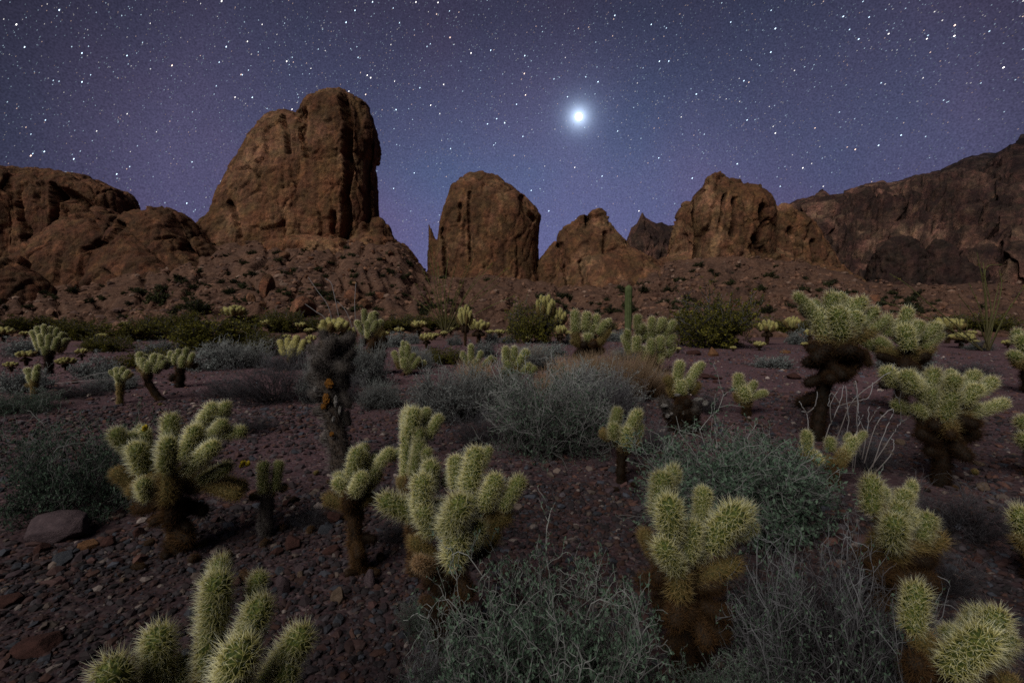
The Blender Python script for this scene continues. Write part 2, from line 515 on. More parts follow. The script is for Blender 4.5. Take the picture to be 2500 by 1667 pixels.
twig_pale = fibre_material('pale_twigs', [(0.0, (0.12, 0.105, 0.10)), (0.5, (0.24, 0.23, 0.235)), (1.0, (0.36, 0.37, 0.40))], 0.1, 0.1)
twig_tan = fibre_material('dry_grass', [(0.0, (0.16, 0.10, 0.06)), (0.5, (0.30, 0.20, 0.13)), (1.0, (0.45, 0.33, 0.22))], 0.25)
leaf_teal = fibre_material('grey_green_leaves', [(0.0, (0.030, 0.052, 0.036)), (1.0, (0.110, 0.165, 0.120))], 0.25)
leaf_green = fibre_material('creosote_leaves', [(0.0, (0.040, 0.042, 0.010)), (0.7, (0.095, 0.092, 0.020)), (1.0, (0.21, 0.185, 0.036))], 0.25)
leaf_grey = fibre_material('blue_grey_leaves', [(0.0, (0.10, 0.115, 0.115)), (1.0, (0.24, 0.265, 0.265))], 0.2)
leaf_hill = fibre_material('hill_leaves', [(0.0, (0.018, 0.022, 0.010)), (1.0, (0.055, 0.060, 0.026))], 0.15, 0.4)
wand_mat = fibre_material('ocotillo_bark', [(0.0, (0.060, 0.050, 0.030)), (0.5, (0.095, 0.095, 0.040)), (1.0, (0.12, 0.125, 0.055))], 0.1)

# ------------------------------------------------------------------ ground sheet
az_f = np.radians(np.linspace(-66, 66, 640))
az_b = np.radians(np.linspace(66, 294, 60))[1:-1]
az = np.concatenate([az_f, az_b])
rr = np.concatenate([[0.02], np.geomspace(0.25, 44, 400), np.geomspace(44.4, 128, 340), np.geomspace(131, 3500, 50)])
A, R = np.meshgrid(az, rr, indexing='ij')
X, Y = R * np.sin(A), R * np.cos(A)
Z = ground(X.ravel(), Y.ravel()).reshape(X.shape)
V = np.stack([X, Y, Z], -1).reshape(-1, 3)
na, nr = X.shape
i, j = np.meshgrid(np.arange(na), np.arange(nr - 1), indexing='ij')
i2 = (i + 1) % na
Q = np.stack([i * nr + j, i2 * nr + j, i2 * nr + j + 1, i * nr + j + 1], -1).reshape(-1, 4)[:, ::-1]
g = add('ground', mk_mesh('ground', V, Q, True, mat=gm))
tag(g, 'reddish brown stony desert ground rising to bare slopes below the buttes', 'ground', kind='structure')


# ------------------------------------------------------------------ buttes
def loft(rows, D, ratio=0.8, power=2.5, maxhalf=16.0, seg=56, dy=0.0):
    rows = sorted(rows, key=lambda r: -r[0])     # bottom first
    rows = np.array([r[:3] for r in rows], float)
    pys = np.linspace(rows[0, 0], rows[-1, 0], max(10, int((rows[0, 0] - rows[-1, 0]) / 6)))
    xl = np.interp(-pys, -rows[:, 0], rows[:, 1])
    xr = np.interp(-pys, -rows[:, 0], rows[:, 2])
    ang = np.linspace(0, 2 * np.pi, seg, endpoint=False)
    c, s = np.cos(ang), np.sin(ang)
    ce = np.sign(c) * np.abs(c) ** (2 / power)
    se = np.sign(s) * np.abs(s) ** (2 / power)
    V = []
    for py, a, b in zip(pys, xl, xr):
        L, Rr = unproj(a, py, D), unproj(b, py, D)
        m, h = (L + Rr) / 2, (Rr[0] - L[0]) / 2
        dp = min(h * ratio, maxhalf)
        V.append(np.stack([m[0] + h * ce, m[1] + dy + dp * se, np.full(seg, m[2])], -1))
    V = np.array(V)
    n = len(V)
    i, j = np.meshgrid(np.arange(n - 1), np.arange(seg), indexing='ij')
    j2 = (j + 1) % seg
    Q = np.stack([i * seg + j, i * seg + j2, (i + 1) * seg + j2, (i + 1) * seg + j], -1).reshape(-1, 4)
    V = V.reshape(-1, 3)
    cb, ct = V[:seg].mean(0), V[-seg:].mean(0)
    ct[2] += 0.15 * abs(V[-seg:, 0].max() - V[-seg:, 0].min())
    V = np.vstack([V, cb, ct])
    jj = np.arange(seg)
    T1 = np.stack([np.full(seg, n * seg), (jj + 1) % seg, jj], -1)
    T2 = np.stack([np.full(seg, n * seg + 1), (n - 1) * seg + jj, (n - 1) * seg + (jj + 1) % seg], -1)
    return V, Q, np.vstack([T1, T2])


def cells(q, seed=0):
    """nearest and second nearest jittered cell: returns F1, F2, a random value of the cell and the offset to its centre"""
    I = np.floor(q).astype(np.int64)
    best = np.full(len(q), 9.0)
    sec = np.full(len(q), 9.0)
    val = np.zeros(len(q))
    vec = np.zeros((len(q), 3))
    for dx in (-1, 0, 1):
        for dy in (-1, 0, 1):
            for dz in (-1, 0, 1):
                J = I + np.array([dx, dy, dz])
                h = _perm[_perm[_perm[(J[:, 0] + seed) & 255] + (J[:, 1] & 255)] + (J[:, 2] & 255)]
                c = J + 0.5 + _grad[h] * 0.62
                o = q - c
                d = np.sqrt((o * o).sum(1))
                m = d < best
                sec = np.where(m, best, np.minimum(sec, d))
                best = np.where(m, d, best)
                val = np.where(m, h / 255.0, val)
                vec[m] = o[m]
    return best, sec, val, vec


def rough_rock(P, N, amp, sc_=1.0, crack=1.0, seed=0.0, cracks=(), D=120.0):
    q = P / sc_ + seed
    warp = np.stack([fbm(q / 7.0 + k, 3) for k in (0, 50, 90)], -1)
    d = amp * 0.5 * fbm(q / 12.0 + 3, 2)
    # tall broken pillars and blocks, each face tilted its own way
    f1, f2, v, o = cells(q / np.array([6.0, 6.0, 20.0]) + 0.30 * warp, 3)
    d += amp * crack * (0.75 * (v - 0.5) + 0.75 * (o[:, 0] * (v * 7 % 1 - 0.5) + o[:, 2] * (v * 13 % 1 - 0.6)))
    d -= amp * 0.9 * crack * np.clip(1 - (f2 - f1) / 0.10, 0, 1) * np.clip(0.3 + 2.0 * fbm(q / 15 + 31, 2), 0, 1)
    f1, f2, v, o = cells(q / np.array([2.3, 2.3, 5.2]) + 0.35 * warp, 11)
    d += amp * crack * (0.40 * (v - 0.5) + 0.45 * (o[:, 0] * (v * 7 % 1 - 0.5) + o[:, 2] * (v * 13 % 1 - 0.6)))
    d -= amp * 0.28 * crack * np.clip(1 - (f2 - f1) / 0.14, 0, 1)
    led = fbm(q / np.array([18, 18, 5.0]) + 70 + 0.3 * warp, 3)
    d -= amp * 0.5 * np.clip(1 - np.abs(led) / 0.04, 0, 1) * np.clip(0.1 + 2 * fbm(q / 9 + 4, 2), 0, 1)
    d += amp * 0.20 * fbm(q / 0.9 + 8, 3, 0.65, ridge=True)
    d = d - d.mean() + 0.30 * amp
    out = P + N * d[:, None]
    # named fissures of this rock
    for pts, w, dep in cracks:
        L = np.array([unproj(x, y, D) for x, y in pts])
        pw = out + 0.5 * np.stack([fbm(P / 2.4 + 11, 3), 0 * d, 0 * d], -1)
        k = D / np.maximum(out[:, 1], 1)
        X_, Z_ = pw[:, 0] * k, (out[:, 2] - CAMH) * k + CAMH
        best = np.full(len(P), 99.0)
        for (x0, _, z0), (x1, _, z1) in zip(L[:-1], L[1:]):
            ex, ez = x1 - x0, z1 - z0
            tt = np.clip(((X_ - x0) * ex + (Z_ - z0) * ez) / (ex * ex + ez * ez), 0, 1)
            best = np.minimum(best, np.hypot(X_ - x0 - tt * ex, Z_ - z0 - tt * ez))
        g = np.clip(1 - best / w, 0, 1) ** 0.7 * (N[:, 1] < 0.15)
        out[:, 1] += dep * g
    return out


def butte(name, label, lobes, D, voxel, amp, mat, crack=1.0, seed=0.0, cracks=(), **kw):
    Vs, Qs, Ts, off = [], [], [], 0
    for lb in lobes:
        rows, dy, ratio = lb if isinstance(lb, tuple) else (lb, 0, 0.8)
        V, Q, T = loft(rows, D, ratio=ratio, dy=dy, **kw)
        Vs.append(V); Qs.append(Q + off); Ts.append(T + off); off += len(V)
    me = mk_mesh('tmp', np.vstack(Vs), [np.vstack(Qs), np.vstack(Ts)])
    ob = bpy.data.objects.new('tmp', me)
    C.objects.link(ob)
    md = ob.modifiers.new('r', 'REMESH')
    md.mode = 'VOXEL'
    md.voxel_size = voxel
    md.adaptivity = 0
    dg = bpy.context.evaluated_depsgraph_get()
    m2 = bpy.data.meshes.new_from_object(ob.evaluated_get(dg))
    bpy.data.objects.remove(ob)
    n = len(m2.vertices)
    P = np.empty(n * 3, np.float32); m2.vertices.foreach_get('co', P); P = P.reshape(-1, 3).astype(float)
    N = np.empty(n * 3, np.float32); m2.vertex_normals.foreach_get('vector', N); N = N.reshape(-1, 3)
    P = rough_rock(P, N, amp, 1.0, crack, seed, cracks, D)
    m2.vertices.foreach_set('co', P.astype(np.float32).ravel())
    m2.polygons.foreach_set('use_smooth', np.full(len(m2.polygons), True))
    m2.update()
    m2.materials.clear()
    m2.materials.append(mat)
    o = add(name, m2)
    return tag(o, label, 'rock formation', kind='structure')


K_TOWER = [(221, 782, 806), (231, 770, 846), (243, 752, 874), (259, 744, 892), (275, 740, 902), (318, 740, 913), (354, 736, 918), (386, 732, 916),
           (396, 732, 908), (433, 730, 911), (496, 720, 911), (536, 715, 913), (575, 710, 903), (600, 705, 890), (700, 690, 890)]
K_SHOULDER = [(268, 669, 700), (273, 653, 728), (283, 639, 756), (310, 621, 795), (350, 604, 815), (401, 580, 815), (433, 562, 815), (484, 542, 815),
              (524, 528, 815), (548, 507, 815), (583, 481, 815), (600, 470, 815), (700, 430, 815)]
K_FOOT = [(600, 700, 880), (620, 640, 930), (650, 600, 980), (690, 560, 1040), (740, 520, 1085)]
K_RIGHT = [(542, 905, 932), (560, 874, 948), (591, 870, 960), (594, 870, 976), (607, 860, 993), (639, 860, 1019), (678, 850, 1040), (740, 850, 1062)]
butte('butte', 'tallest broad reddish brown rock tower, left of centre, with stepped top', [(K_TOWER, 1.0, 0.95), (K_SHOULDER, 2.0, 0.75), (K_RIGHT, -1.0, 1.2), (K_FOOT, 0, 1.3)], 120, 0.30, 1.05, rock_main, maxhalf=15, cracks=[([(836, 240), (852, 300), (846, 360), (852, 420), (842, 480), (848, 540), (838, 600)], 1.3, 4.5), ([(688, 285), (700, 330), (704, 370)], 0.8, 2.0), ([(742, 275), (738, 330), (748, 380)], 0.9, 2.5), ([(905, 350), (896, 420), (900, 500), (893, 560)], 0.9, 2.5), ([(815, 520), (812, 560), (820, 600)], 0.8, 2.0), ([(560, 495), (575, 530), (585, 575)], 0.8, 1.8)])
M_MAIN = [(424, 1162, 1196), (431, 1140, 1214), (441, 1128, 1223), (458, 1104, 1250), (485, 1096, 1279), (514, 1083, 1304), (536, 1080, 1315), (546, 1078, 1312),
          (584, 1073, 1309), (635, 1064, 1310), (667, 1054, 1312), (699, 1047, 1322), (745, 1035, 1342)]
M_SPIRE = [(547, 1043, 1049), (559, 1041, 1054), (584, 1045, 1062), (592, 1046, 1078), (635, 1046, 1080), (667, 1045, 1085), (740, 1040, 1090)]
butte('butte', 'round-topped rock tower in the middle with thin spire on its left side', [(M_MAIN, 0, 0.8), (M_SPIRE, 0, 0.9)], 128, 0.30, 0.85, rock_main, seed=31.0, maxhalf=14, cracks=[([(1272, 484), (1282, 515), (1300, 535)], 0.9, 3.0), ([(1146, 470), (1146, 560), (1150, 640)], 0.6, 1.5), ([(1082, 560), (1088, 640), (1094, 690)], 0.8, 2.5), ([(1125, 500), (1122, 540)], 0.7, 1.5)])
T_MAIN = [(520, 1450, 1468), (530, 1438, 1480), (554, 1436, 1488), (571, 1400, 1497), (597, 1380, 1528), (622, 1372, 1541), (651, 1368, 1552), (683, 1368, 1578), (740, 1368, 1615)]
T_B = [(530, 1420, 1435), (540, 1408, 1440), (554, 1378, 1450), (571, 1367, 1460), (597, 1362, 1470), (683, 1362, 1480), (740, 1360, 1480)]
T_C = [(587, 1354, 1368), (619, 1328, 1380), (640, 1313, 1385), (683, 1310, 1390), (740, 1296, 1395)]
butte('butte', 'low lumpy rock knob between the round-topped tower and the right-hand crag', [(T_MAIN, -1, 0.8), (T_B, 1, 0.8), (T_C, 3, 0.8), ([(610, 1420, 1545), (650, 1380, 1600), (690, 1350, 1650), (750, 1300, 1720)], 0, 1.0)], 122, 0.30, 0.9, rock_main, crack=1.2, seed=57.0, maxhalf=16, cracks=[([(1437, 528), (1436, 548)], 0.8, 3.0), ([(1368, 600), (1382, 640), (1390, 700)], 1.0, 3.0), ([(1418, 640), (1430, 690), (1460, 740)], 0.8, 2.0), ([(1478, 570), (1477, 615)], 0.8, 2.0)])
R_K = [(434, 1722, 1742), (442, 1716, 1757), (458, 1714, 1766), (490, 1706, 1775), (600, 1698, 1790), (740, 1690, 1800)]
R_S = [(575, 1750, 1800), (600, 1700, 1850), (640, 1600, 1960), (680, 1560, 2060), (740, 1500, 2140)]
R_T = [(457, 1722, 1788), (468, 1717, 1815), (480, 1704, 1841), (491, 1694, 1853), (510, 1682, 1861), (537, 1674, 1863),
       (575, 1668, 1862), (640, 1662, 1862), (740, 1640, 1870)]
R_L = [(495, 1674, 1689), (507, 1670, 1700), (533, 1658, 1705), (552, 1649, 1705), (587, 1642, 1705), (640, 1632, 1705), (740, 1600, 1705)]
R_R = [(503, 1872, 1897), (508, 1862, 1925), (520, 1860, 1955), (545, 1858, 1985), (587, 1850, 2010), (617, 1850, 2033), (656, 1840, 2052), (682, 1830, 2078), (745, 1800, 2110)]
butte('butte', 'craggy brown rock mass right of centre with knobbed peak and long right flank', [(R_T, -2, 0.85), (R_K, -4, 0.9), (R_L, 2, 0.8), (R_R, 1, 0.6), (R_S, 0, 0.5)], 138, 0.30, 0.95, rock_main, crack=1.35, seed=83.0, maxhalf=15, cracks=[([(1708, 470), (1702, 520), (1710, 580), (1704, 640)], 1.6, 5.0), ([(1795, 490), (1800, 530), (1790, 570)], 1.2, 3.5), ([(1770, 480), (1762, 540)], 0.8, 2.5), ([(1845, 580), (1858, 620), (1850, 660)], 1.4, 4.0), ([(1862, 505), (1866, 550), (1850, 590)], 1.2, 4.0), ([(1930, 560), (1945, 600), (1950, 650)], 1.0, 2.5), ([(1985, 590), (1992, 640)], 1.0, 2.5)])
L_A = [(417, 92, 114), (425, 60, 170), (429, -60, 200), (440, -120, 222), (449, -140, 238), (462, -150, 272), (487, -160, 287), (516, -170, 292), (600, -180, 300), (740, -220, 320)]
L_B = [(428, -40, 60), (450, -90, 105), (500, -120, 130), (620, -130, 140), (740, -150, 150)]
butte('butte', 'flat-topped brown rock block at the far left edge', [(L_A, 3, 0.5), (L_B, -7, 0.55)], 150, 0.38, 1.3, rock_left, seed=11.0, maxhalf=18, cracks=[([(128, 455), (134, 510), (126, 560)], 1.4, 4.0), ([(140, 475), (165, 478), (195, 495), (215, 512)], 2.4, 4.0), ([(45, 495), (58, 560), (66, 640)], 1.2, 3.5), ([(70, 560), (82, 620)], 0.9, 2.5)])
D1 = [(509, 192, 216), (530, 165, 250), (541, 140, 290), (573, 110, 325), (605, 82, 338), (637, 62, 350), (685, 48, 365), (760, 30, 385)]
D2 = [(511, 375, 403), (517, 360, 418), (526, 312, 432), (548, 292, 450), (580, 285, 476), (605, 280, 495), (637, 272, 528), (669, 268, 560), (700, 262, 588), (760, 255, 625)]
D4 = [(560, 436, 462), (590, 425, 492), (620, 410, 520), (650, 400, 548), (690, 390, 590), (730, 370, 640), (775, 340, 700)]
D3 = [(655, 248, 262), (668, 235, 278), (690, 225, 305), (715, 218, 325), (760, 210, 340)]
butte('rocky_hill', 'two-humped rocky hill in front of the flat-topped block', [(D1, 4, 1.0), (D2, 2, 1.05), (D3, -20, 1.0), (D4, 0, 1.0)], 104, 0.32, 1.15, rock_left, crack=1.15, seed=23.0, maxhalf=26, cracks=[([(288, 545), (310, 575), (345, 610), (400, 660), (440, 705)], 0.9, 2.2), ([(420, 545), (445, 590), (480, 640), (515, 680)], 1.1, 2.5), ([(300, 548), (260, 590), (200, 612)], 0.6, 1.4), ([(212, 515), (228, 545), (240, 565)], 0.6, 1.5), ([(385, 585), (430, 575)], 0.5, 1.2), ([(250, 660), (290, 690), (320, 725)], 0.7, 1.6)])


def ridge(name, label, pts, D, front, mat, amp, sc_, zbase=-5, nx=520, nv=110, back=None, seed=0.0, power=0.85):
    pts = np.array(pts, float)
    px = np.linspace(pts[0, 0], pts[-1, 0], nx)
    py = np.interp(px, pts[:, 0], pts[:, 1])
    back = back or front * 0.6
    top = np.array([unproj(a, b, D) for a, b in zip(px, py)])
    v = np.linspace(-1, 0.6, nv)
    G = np.zeros((nx, nv, 3))
    for k, s in enumerate(v):
        if s <= 0:
            f = 1 + s
            yy = D - front * (1 - f)
            zz = zbase + (top[:, 2] - zbase) * f ** power
        else:
            yy = D + back * s
            zz = zbase + (top[:, 2] - zbase) * (1 - (s / 0.6) ** 1.4 * 0.9)
        G[:, k, 0] = top[:, 0] * yy / D
        G[:, k, 1] = yy
        G[:, k, 2] = zz
    du = np.gradient(G, axis=0)
    dv = np.gradient(G, axis=1)
    N = np.cross(du, dv)
    N /= np.linalg.norm(N, axis=2, keepdims=True) + 1e-9
    P = G.reshape(-1, 3)
    N = N.reshape(-1, 3)
    q = P / sc_ + seed
    d = amp * 1.0 * fbm(q / np.array([9, 9, 16.0]), 4, 0.55, ridge=True)
    d += amp * 1.3 * fbm(q / np.array([14, 14, 20.0]) + 55 + np.stack([q[:, 2], 0 * q[:, 2], 0 * q[:, 2]], -1) / 24, 3, 0.5, ridge=True)
    st = fbm(q / np.array([4.0, 4.0, 15.0]) + 0.4 * fbm(q / 7.0, 2)[:, None] + 9, 3)
    d -= amp * 0.9 * np.clip(1 - np.abs(st) / 0.13, 0, 1)
    d += amp * 0.45 * fbm(q / 2.2 + 4, 4, 0.6, ridge=True)
    d -= amp * 0.25
    f1, f2, vv, o = cells(q / np.array([5.0, 5.0, 11.0]) + 0.4 * fbm(q / 6, 2)[:, None], 5)
    d += amp * (0.7 * (vv - 0.5) + 0.6 * o[:, 2] * (vv * 13 % 1 - 0.7)) - amp * 0.5 * np.clip(1 - (f2 - f1) / 0.12, 0, 1)
    s = np.broadcast_to(v[None, :], (nx, nv)).reshape(-1)
    d *= np.where(s > 0, 0.08, np.clip(np.abs(s) / 0.34, 0.08, 1))
    P = P + N * d[:, None]
    i, j = np.meshgrid(np.arange(nx - 1), np.arange(nv - 1), indexing='ij')
    Q = np.stack([i * nv + j, (i + 1) * nv + j, (i + 1) * nv + j + 1, i * nv + j + 1], -1).reshape(-1, 4)
    o = add(name, mk_mesh(name, P, Q, True, mat=mat))
    return tag(o, label, 'mountain', kind='structure')


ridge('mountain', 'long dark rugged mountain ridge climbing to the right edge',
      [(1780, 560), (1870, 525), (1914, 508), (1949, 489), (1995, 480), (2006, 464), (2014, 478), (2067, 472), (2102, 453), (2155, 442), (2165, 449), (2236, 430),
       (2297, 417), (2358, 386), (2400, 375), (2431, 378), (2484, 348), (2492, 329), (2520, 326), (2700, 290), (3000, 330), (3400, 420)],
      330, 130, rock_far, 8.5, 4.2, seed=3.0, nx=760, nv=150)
ridge('mountain', 'small jagged peaks behind the notch left of the craggy rock mass',
      [(1500, 640), (1531, 594), (1542, 556), (1556, 546), (1563, 530), (1568, 519), (1575, 531), (1590, 540), (1603, 547), (1615, 543), (1632, 550), (1649, 551), (1700, 560), (1760, 640)],
      190, 34, rock_far, 2.4, 1.6, seed=13.0, nx=300, nv=90)
butte('rocky_hill', 'dark rounded rock dome at the foot of the right-hand ridge',
      [[(590, 2185, 2215), (600, 2165, 2232), (620, 2148, 2246), (650, 2138, 2258), (690, 2130, 2268), (740, 2120, 2280)]], 205, 0.7, 2.2, rock_dark, seed=41.0, maxhalf=16)
butte('rocky_hill', 'dark pointed rock outcrop beside the rounded dome under the ridge',
      [[(592, 2277, 2290), (605, 2270, 2312), (625, 2264, 2332), (650, 2258, 2352), (690, 2250, 2375), (740, 2240, 2400)]], 200, 0.7, 2.2, rock_dark, seed=47.0, maxhalf=16)

# ------------------------------------------------------------------ stars
em, t, out = new_mat('starlight')
at = nd(t, 'ShaderNodeAttribute', attribute_name='col')
e = nd(t, 'ShaderNodeEmission', {'Color': at.outputs['Color'], 'Strength': 2.0})
t.links.new(e.outputs[0], out.inputs[0])
em.cycles.emission_sampling = 'NONE'
POLE = np.array([-math.cos(math.radians(33)), -0.15, math.sin(math.radians(33))])
RST = 6000.0
PXA = 1.0 / F * 2.44          # one scored pixel, radians
rs = np.random.RandomState(5)
n = 30000
zz = rs.uniform(0.02, 1, n)
aa = rs.uniform(-1.1, 1.1, n)
dd = np.stack([np.sqrt(1 - zz ** 2) * np.sin(aa), np.sqrt(1 - zz ** 2) * np.cos(aa), zz], -1)
mag = rs.pareto(1.9, n) * 0.11 + 0.035
mag = np.minimum(mag, 2.2)
BR = [(541, 3), (1066, 35), (310, 136), (420, 160), (528, 210), (1198, 123), (1430, 188), (967, 268), (285, 425), (1100, 363), (456, 496), (60, 115), (200, 130),
      (236, 320), (80, 375), (108, 370), (1283, 232), (1340, 515), (2107, 4), (2263, 95), (2331, 62), (2330, 88), (2450, 165), (1893, 70), (1700, 230), (1893, 325),
      (1560, 515), (1470, 430), (1232, 300), (845, 55), (905, 190), (1150, 130), (40, 60), (1297, 465), (2088, 365), (2145, 355), (1960, 410), (2010, 455), (1690, 435),
      (1460, 200), (1800, 400), (2200, 330), (1575, 560), (75, 380), (180, 388), (640, 60), (700, 150), (960, 20), (1590, 60), (1610, 150), (1905, 455), (1280, 180)]
bd = np.array([ray(a, b) for a, b in BR])
bd /= np.linalg.norm(bd, axis=1)[:, None]
dd = np.vstack([dd, bd])
mag = np.concatenate([mag, rs.uniform(1.0, 3.2, len(BR)) ** 1.1])
tr = np.cross(POLE, dd)
tr /= np.linalg.norm(tr, axis=1)[:, None]
sd_ = np.cross(dd, tr)
half = PXA * 0.20 * np.clip(mag, 0.35, 4.5) ** 0.32
hl = (half * 1.1 + PXA * 0.30)[:, None] * RST
hw = half[:, None] * RST * 0.85
Cc = dd * RST
k = 0.6
V = np.stack([Cc + tr * hl, Cc + tr * hl * k + sd_ * hw, Cc - tr * hl * k + sd_ * hw, Cc - tr * hl, Cc - tr * hl * k - sd_ * hw, Cc + tr * hl * k - sd_ * hw], 1)
hue = rs.uniform(0, 1, len(dd))
tint = np.where(hue[:, None] < 0.62, np.array([0.62, 0.83, 1.0]), np.where(hue[:, None] < 0.86, np.array([1, 0.97, 0.93]), np.array([1.0, 0.72, 0.58])))
bright = np.clip(mag, 0, 2.5)[:, None] ** 0.75 * 1.0 * (0.45 + 0.55 * np.clip(dd[:, 2:3] / 0.4, 0, 1))
cc = np.repeat(tint * bright, 6, 0)
idx = np.arange(len(dd))[:, None] * 6 + np.arange(6)[None, :]
st = add('stars', mk_mesh('stars', V.reshape(-1, 3), idx, False, {'col': cc}, em))
tag(st, 'thousands of small white and blue stars across the night sky', 'stars', kind='stuff')
# the bright planet
pm, t, out = new_mat('planet_light')
e = nd(t, 'ShaderNodeEmission', {'Color': (0.9, 0.95, 1.0, 1), 'Strength': 6.0})
t.links.new(e.outputs[0], out.inputs[0])
pm.cycles.emission_sampling = 'NONE'
bpy.ops.mesh.primitive_uv_sphere_add(segments=24, ring_count=12, radius=RST * PXA * 3.0, location=tuple(PLANET * RST * 0.99))
pl = bpy.context.object
pl.name = 'planet'
pl.data.materials.append(pm)
tag(pl, 'large glowing white planet shining above the gap between the buttes', 'planet')


# ------------------------------------------------------------------ stones
def ico(level):
    bpy.ops.mesh.primitive_ico_sphere_add(subdivisions=level, radius=1)
    o = bpy.context.object
    me = o.data
    V = np.array([v.co[:] for v in me.vertices])
    Fc = np.array([p.vertices[:] for p in me.polygons])
    bpy.data.objects.remove(o)
    bpy.data.meshes.remove(me)
    return V, Fc


I1, F1 = ico(1)
I4, F4 = ico(5)


def rock_mesh(seed, mat, rough=0.05, planes=13):
    r = np.random.RandomState(seed)
    n = r.normal(size=(planes, 3))
    n /= np.linalg.norm(n, axis=1)[:, None]
    d = r.uniform(0.62, 1.0, planes)
    dots = I4 @ n.T
    rad = np.where(dots > 0.05, d[None] / np.maximum(dots, 0.05), 9.0).min(1)
    rad = np.minimum(rad, 1.15)
    P = I4 * rad[:, None]
    P = P * (1 + rough * fbm(P * 2.3 + seed, 4, 0.6, ridge=True)[:, None])
    return mk_mesh('rock', P, F4, True, mat=mat)


_rockc = {}


def rock(px, py, w, h, colr, label, seed, group=None, rz=None, cat='rock', name='rock', mat=None, depth=0.8, tilt=(0, 0)):
    p = ghit(px, py)
    s = p[1] / F
    key = (seed, colr)
    if key not in _rockc:
        _rockc[key] = rock_mesh(seed, mat or stone_mats[colr])
    W, H = w * s * 0.5, h * s * 0.5
    gz = float(ground(p[0], p[1] + W * 0.3))
    o = add(name, _rockc[key], loc=(p[0], p[1] + W * depth * 0.5, gz + H * 0.5), rot=(tilt[0], tilt[1], rz if rz is not None else seed * 1.3), scale=(W * 1.02, W * depth, H * 1.15))
    return tag(o, label, cat, group)


# gravel: every small stone too many to count
def stones(n, rmin, rmax, smin, smax, seed, br=1.0):
    r = np.random.RandomState(seed)
    rad = np.sqrt(r.uniform(rmin ** 2, rmax ** 2, n))
    a = np.radians(r.uniform(-50, 50, n))
    x, y = rad * np.sin(a), rad * np.cos(a)
    keep = fbm(np.stack([x / 1.6, y / 1.6, 0 * x + 5], -1), 3) + r.normal(0, 0.16, n) > -0.22
    x, y = x[keep], y[keep]
    n = len(x)
    z = ground(x, y)
    s = smin * (smax / smin) ** (r.uniform(0, 1, n) ** 2.2)
    P = I1[None] * (1 + r.uniform(-0.28, 0.22, (n, 12, 1)))
    P = P * np.stack([s * r.uniform(0.8, 1.4, n), s * r.uniform(0.6, 1.0, n), s * r.uniform(0.35, 0.75, n)], -1)[:, None, :]
    ta = r.normal(0, 0.25, n)
    c, sn = np.cos(ta)[:, None], np.sin(ta)[:, None]
    P = np.stack([P[..., 0] * c + P[..., 2] * sn, P[..., 1], -P[..., 0] * sn + P[..., 2] * c], -1)
    ra = r.uniform(0, 2 * np.pi, n)
    c, sn = np.cos(ra)[:, None], np.sin(ra)[:, None]
    P = np.stack([P[..., 0] * c - P[..., 1] * sn, P[..., 0] * sn + P[..., 1] * c, P[..., 2]], -1)
    P[..., 0] += x[:, None]
    P[..., 1] += y[:, None]
    P[..., 2] += (z + s * 0.22)[:, None]
    pal = np.array([[0.038, 0.026, 0.031], [0.056, 0.029, 0.028], [0.024, 0.019, 0.023], [0.072, 0.035, 0.028], [0.044, 0.048, 0.064], [0.058, 0.049, 0.058], [0.105, 0.080, 0.070], [0.20, 0.165, 0.155]])
    pr = np.array([.22, .2, .2, .12, .09, .09, .06, .02])
    cidx = r.choice(8, n, p=pr)
    col = pal[cidx] * r.uniform(0.7, 1.35, (n, 1)) * br
    return P.reshape(-1, 3), (F1[None] + (np.arange(n) * 12)[:, None, None]).reshape(-1, 3), np.repeat(col, 12, 0)


def scree(n, seed):
    r = np.random.RandomState(seed)
    y = r.uniform(44, 116, n)
    px = r.uniform(-60, 2560, n)
    x = (px - 1250) / F * y
    keep = fbm(np.stack([x / 9, y / 9, 0 * x], -1), 3) + r.normal(0, 0.18, n) > 0.02
    x, y = x[keep], y[keep]
    n = len(x)
    z = ground(x, y)
    s = 0.10 + 0.55 * r.uniform(0, 1, n) ** 4
    P = I1[None] * (1 + r.uniform(-0.28, 0.22, (n, 12, 1))) * (s[:, None] * np.stack([r.uniform(0.8, 1.5, n), r.uniform(0.7, 1, n), r.uniform(0.5, 0.9, n)], -1))[:, None, :]
    P += np.stack([x, y, z + 0.1 * s], -1)[:, None, :]
    pal = np.array([[0.10, 0.052, 0.036], [0.16, 0.085, 0.056], [0.075, 0.042, 0.034], [0.20, 0.13, 0.10]])
    col = 0.8 * pal[r.choice(4, n, p=[.35, .35, .2, .1])] * r.uniform(0.7, 1.3, (n, 1))
    return P.reshape(-1, 3), (F1[None] + (np.arange(n) * 12)[:, None, None]).reshape(-1, 3), np.repeat(col, 12, 0)


a_, b_, c_ = scree(26000, 9)
sv = add('scree', mk_mesh('scree', a_, b_, False, {'col': c_}, gravm))
tag(sv, 'broken reddish scree strewn over the slopes below the buttes', 'scree', kind='stuff')
VV, FF, CC, off = [], [], [], 0
for args in [(34000, 0.7, 4.2, 0.0055, 0.032, 1, 0.50), (26000, 3.6, 10, 0.012, 0.05, 2, 0.80), (15000, 9, 24, 0.018, 0.06, 3, 1.30), (300, 1.2, 9, 0.03, 0.055, 4, 0.75)]:  # last value dims the nearer stones, vignette darkness put into their colour
    a_, b_, c_ = stones(*args)
    VV.append(a_); FF.append(b_ + off); CC.append(c_); off += len(a_)
gv = add('gravel', mk_mesh('gravel', np.vstack(VV), np.vstack(FF), False, {'col': np.vstack(CC)}, gravm))
tag(gv, 'dark mauve and red gravel covering the desert floor', 'gravel', kind='stuff')

